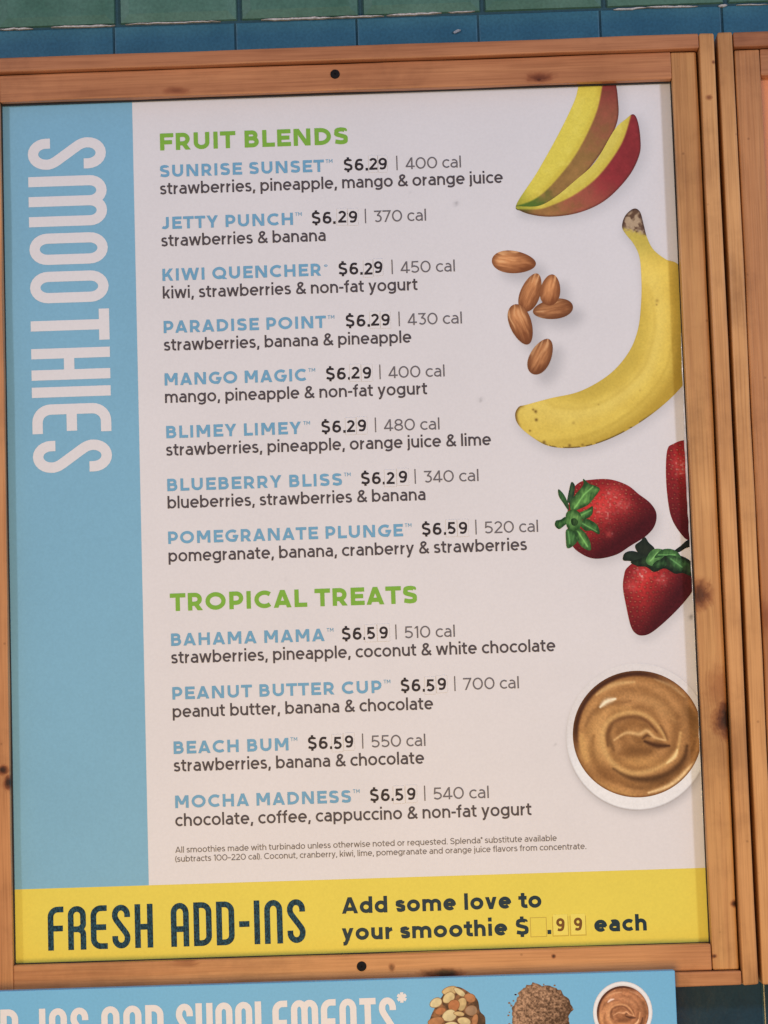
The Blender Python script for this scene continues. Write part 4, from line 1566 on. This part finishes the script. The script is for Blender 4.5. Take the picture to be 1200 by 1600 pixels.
def swirl(C, s, seed=120):
    """whipped nut butter seen from above, as soft ridges of light and shade; C = centre, s = scale"""
    def pts(*p):
        q = (np.array(p, float) - np.array([555., 462.])) / 3.158
        return cat(q * s + np.array(C), False, 6)
    bright = [
        (pts((694, 492), (668, 440), (612, 380), (540, 356), (462, 366), (402, 410), (380, 480), (400, 560), (452, 622), (532, 654), (622, 642), (704, 600), (752, 540), (768, 455)), 5.0, .70, (206, 158, 98)),
        (pts((440, 492), (500, 456), (566, 462), (602, 446), (640, 478), (690, 492)), 3.4, .75, (214, 168, 112)),
        (pts((372, 328), (402, 302), (446, 288)), 4.2, .95, (240, 214, 180)),
        (pts((352, 268), (400, 236), (452, 214), (540, 205)), 4.0, .62, (208, 164, 108)),
        (pts((610, 752), (690, 726), (752, 690), (800, 640), (848, 590)), 3.6, .85, (230, 188, 134)),
        (pts((280, 470), (286, 540), (306, 590)), 9.0, .55, (206, 156, 92)),
        (pts((700, 606), (738, 574), (752, 540)), 3.0, .8, (240, 200, 140)),
        (pts((360, 470), (366, 400), (420, 345), (520, 330)), 6.0, .42, (200, 148, 90)),
        (pts((640, 190), (720, 222), (790, 280)), 3.0, .35, (206, 168, 120)),
        (pts((560, 290), (640, 310), (700, 350), (740, 400)), 8.0, .30, (190, 140, 86)),
        (pts((320, 680), (420, 735), (540, 765)), 5.0, .45, (200, 148, 88)),
    ]
    darkl = [
        (pts((438, 632), (520, 676), (620, 684), (716, 652), (782, 590), (800, 520)), 5.5, .75, (88, 54, 28)),
        (pts((424, 410), (412, 470), (438, 540)), 5.0, .50, (104, 66, 34)),
        (pts((590, 498), (650, 518), (712, 520)), 4.0, .85, (80, 46, 24)),
        (pts((668, 420), (690, 462), (700, 490)), 3.0, .6, (104, 64, 34)),
        (pts((580, 486), (600, 468), (622, 474)), 2.2, .7, (96, 58, 32)),
        (pts((340, 470), (330, 560), (372, 650), (450, 700)), 7.0, .38, (120, 76, 38)),
        (pts((500, 720), (600, 726), (700, 690), (800, 600), (838, 500)), 6.0, .42, (112, 72, 38)),
        (pts((408, 520), (408, 460), (440, 398), (540, 374), (600, 398), (650, 452)), 4.2, .72, (112, 70, 38)),
        (pts((300, 420), (330, 360), (400, 318), (520, 300)), 5.0, .42, (122, 80, 44)),
        (pts((470, 560), (540, 545), (620, 545)), 8.0, .45, (124, 80, 42)),
        (pts((800, 330), (836, 400), (840, 470)), 8.0, .4, (112, 76, 40)),
    ]

    def f(x, y, d):
        n = fbm(x * .05 / s, y * .05 / s, seed)
        fine = vnoise(x * .5, y * .5, seed + 2)
        X_, Y_ = (x - C[0]) / s, (y - C[1]) / s
        rr = np.hypot(X_, Y_)
        th = np.arctan2(Y_, X_)
        band = np.sin(rr * .26 + th * 1.0 + n * 3)
        c = mixc((146, 98, 54), (186, 132, 80), np.clip(.5 + .35 * band + (n - .5), 0, 1))
        for (ax, ay, rx, ry, a, col) in [(-64, 8, 20, 46, .75, (206, 154, 94)), (76, -12, 20, 44, .35, (128, 86, 48)), (2, 26, 26, 16, .6, (122, 80, 42)), (30, -44, 34, 20, .4, (176, 128, 80)),
                                         (4, 44, 34, 9, .6, (200, 146, 84)), (-50, 62, 30, 14, .45, (136, 88, 48)), (44, 74, 26, 9, .4, (120, 78, 42)), (-22, -62, 40, 12, .4, (196, 144, 92)), (-30, -4, 8, 26, .35, (128, 84, 46))]:
            c = mixc(c, col, a * np.exp(-((X_ - ax) / rx) ** 2 - ((Y_ - ay) / ry) ** 2))
        c = mixc(c, (136, 90, 48), sst(np.hypot(X_ - 4, Y_ + 2), 44, 10) * .35)
        for (p, wd, a, col) in darkl:
            dd, _, _, tt = seg_dist(p, x, y)
            q = dd / (wd * .9 * s * (.45 + .75 * np.sin(np.pi * np.clip(tt, .04, .96))))
            c = mixc(c, col, np.minimum(1, a * 1.15) * np.exp(-q * q))
        for (p, wd, a, col) in bright:
            dd, _, _, tt = seg_dist(p, x, y)
            q = dd / (wd * .85 * s * (.45 + .75 * np.sin(np.pi * np.clip(tt, .04, .96))))
            c = mixc(c, col, np.minimum(1, a * 1.2) * np.exp(-q * q))
        c = np.array((164., 116., 68.)) + (c - np.array((164., 116., 68.))) * 1.12 + np.array((3., 4., 4.))
        # the dish's dark inner wall, seen on the upper left
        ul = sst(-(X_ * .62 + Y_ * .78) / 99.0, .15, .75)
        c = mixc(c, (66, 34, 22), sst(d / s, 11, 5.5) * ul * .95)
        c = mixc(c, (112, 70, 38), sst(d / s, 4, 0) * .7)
        return c * (.93 + .13 * fine)[:, None] * np.array([1.02, .985, .95])
    return f


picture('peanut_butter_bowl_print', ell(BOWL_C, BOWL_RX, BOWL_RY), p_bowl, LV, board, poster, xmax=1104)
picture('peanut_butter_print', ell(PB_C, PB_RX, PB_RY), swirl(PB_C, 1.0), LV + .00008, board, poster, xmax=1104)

# ------------------------------------------------------------------ the blue sign under the board
Y_SIGN = -0.052
sTL, sTR = P(0, 1549, Y_SIGN), P(1054.5, 1516.5, Y_SIGN)
sgz = 0.5 * (sTL[2] + sTR[2])
SGX0, SGX1 = sTL[0] - 0.075, sTR[0]
SGZ0 = sgz - 0.105
sign = Root('hanging_sign', 'long light blue ADD-INS AND SUPPLEMENTS sign mounted under the large menu board', 'sign', (0.5 * (SGX0 + SGX1), 0, SGZ0))
M['sign_blue'] = print_mat('sign_blue_ink', alb((117, 174, 205), 1560.0), mottle=0.035)
prism('sign_panel', rect(SGX0, SGX1, SGZ0, sgz), Y_STRIP - .0012, Y_SIGN, M['sign_blue'], sign, bev=.0008)
panel = sign.o.children[0]
cap_s = 70 * (P(500, 1555, Y_SIGN)[2] - P(500, 1565, Y_SIGN)[2]) / 10


def sline(name, s, x0, y0top, x1, **kw):
    a = P(x0, y0top, Y_SIGN)
    b = P(x1, y0top - (x1 - x0) * SLOPE, Y_SIGN)
    return lettering(name, s, a[0], a[2] - cap_s, cap_s, .145, M['white_ink'], sign, panel, width=b[0] - a[0], y=Y_SIGN, fn=H, lift=.0002, **kw)


sline('sign_word', 'ADD-', -66, 1579.5, 49.5)
sline('sign_word', 'INS', 61, 1576.2, 137.5)
sline('sign_word', 'AND', 158, 1572.6, 255)
sline('sign_word', 'SUPPLEMENTS', 275, 1568.6, 617.5)
a = P(619, 1572 - 12, Y_SIGN)
b = P(637, 1572, Y_SIGN)
lettering('asterisk', '*', a[0], P(628, 1558.5, Y_SIGN)[2] - 1.12 * cap_s, cap_s, .075, M['white_ink'], sign, panel, width=b[0] - a[0], y=Y_SIGN, fn=H, lift=.0002)

# its printed pictures: sliced nuts, brown crumble, a dish of nut butter
SL = .00015
rs = random.Random(12)


def blob(cx, cy, rx, ry, seed, rough=.12, n=44):
    t = np.linspace(0, 2 * np.pi, n, endpoint=False)
    r = np.random.RandomState(seed)
    k = 1 + rough * np.interp(t, np.linspace(0, 2 * np.pi, 18), np.append(r.uniform(-1, 1, 17), 0))
    return np.stack([cx + rx * k * np.cos(t), cy + ry * k * np.sin(t)], 1)


nut_base = cat([(672, 1592), (680, 1574), (690, 1558), (700, 1545), (716, 1542), (732, 1550), (746, 1562), (750, 1580), (758, 1590), (756, 1612), (740, 1632), (690, 1634), (668, 1615)], True, 4)


def p_nutbase(x, y, d):
    n = fbm(x * .15, y * .15, 200)
    c = mixc((74, 46, 34), (150, 96, 62), sst(n, .35, .7))
    return mixc(c, (60, 40, 34), sst(x, 738, 756) * .6)


picture('nut_pile_print', nut_base, p_nutbase, SL, sign, panel, step=.9, y=Y_SIGN, white_y=1560.)
slices = [(703, 1548, 13, 7, -12), (718, 1550, 11, 5, 35), (734, 1559, 9.5, 7, 20), (681, 1567, 10.5, 7.5, -28), (701, 1559, 11, 8, -40), (721, 1569, 8, 11, 15), (736, 1579, 10, 8.5, 0),
          (709, 1571, 9, 10, 30), (688, 1580, 9, 6, -15), (702, 1587, 12, 9.5, -20), (717, 1584, 9, 4, 8), (681, 1596, 13, 7, -10), (725, 1596, 11, 7, 15), (742, 1594, 5, 10, 10), (705, 1603, 12, 7, 0),
          (734, 1611, 12, 8, 30), (688, 1613, 12, 8, -25), (712, 1621, 13, 7, 5)]
for k, (cx, cy, rx, ry, an) in enumerate(slices):
    t = np.linspace(0, 2 * np.pi, 26, endpoint=False)
    a_ = math.radians(an)
    ex, ey = rx * np.cos(t), ry * np.sin(t) * (1 + .12 * np.cos(t))
    poly = np.stack([cx + ex * math.cos(a_) - ey * math.sin(a_), cy + ex * math.sin(a_) + ey * math.cos(a_)], 1)
    face = rs.choice([(232, 206, 158), (222, 190, 136), (226, 198, 148), (214, 176, 122), (188, 122, 80)])
    if k in (6,):
        face = (170, 128, 98)
    if k in (7, 8):
        face = (186, 112, 70)

    def p_slice(x, y, d, face=face, s=k, cx=cx, cy=cy):
        n = vnoise(x * .22, y * .22, 300 + s)
        c = mixc(tuple(v * .8 for v in face), face, np.clip(.4 + n * .7 - .02 * (x - cx) - .02 * (y - cy), 0, 1))
        return mixc(c, (120, 74, 44), sst(d, 1.5, 0) * .85)
    picture('nut_slice_print', poly, p_slice, SL + .00004 + .000012 * k, sign, panel, step=.8, y=Y_SIGN, white_y=1560.)

crumb = blob(845, 1586, 47, 48, 9, .075, 90)
_rr = np.random.RandomState(4)
crumb = crumb + _rr.normal(0, 1.2, crumb.shape)


def p_crumb(x, y, d):
    n = vnoise(x * .33, y * .33, 401)
    n2 = vnoise(x * .75, y * .75, 402)
    n3 = fbm(x * .05, y * .05, 403)
    v = .50 + (n - .5) * .8 + (n2 - .5) * .75 + (n3 - .5) * .5 - .007 * (x - 835) - .003 * (y - 1580)
    c = mixc((72, 46, 34), (190, 142, 110), np.clip(v, 0, 1))
    return mixc(c, (92, 60, 44), sst(d, 5, 0) * .4)


picture('brown_crumble_print', crumb, p_crumb, SL, sign, panel, step=.8, y=Y_SIGN, white_y=1560.)
for k in range(26):
    an = rs.uniform(0, 2 * math.pi)
    rr = rs.uniform(47, 53)
    cx, cy, r = 845 + rr * math.cos(an), 1586 + rr * math.sin(an), rs.uniform(.9, 2.0)
    if cy > 1625:
        continue
    picture('crumb_print', ell((cx, cy), r, r * .8, 9), lambda x, y, d: np.ones((len(x), 3)) * np.array((136, 94, 68)), SL + .00002, sign, panel, step=.8, y=Y_SIGN, white_y=1560.)

DC = (973, 1582)


def p_dish(x, y, d):
    c = np.ones((len(x), 3)) * np.array((236, 224, 220), float)
    c = mixc(c, (190, 178, 178), sst(d, 2.2, 0) * .6)
    return mixc(c, (206, 190, 184), sst(d, 4.0, 6.0) * .6)


picture('dish_print', ell(DC, 46.5, 48.5, 70), p_dish, SL, sign, panel, step=.9, y=Y_SIGN, white_y=1560.)


def p_choc(x, y, d):
    c = swirl((DC[0], DC[1] + 1), .40, 140)(x, y, d)
    return c * np.array([1.0, .93, .98]) + np.array([4, 2, 8])


picture('nut_butter_print', ell((DC[0], DC[1] + .5), 40.5, 42, 60), p_choc, SL + .00006, sign, panel, step=.8, y=Y_SIGN, white_y=1560.)
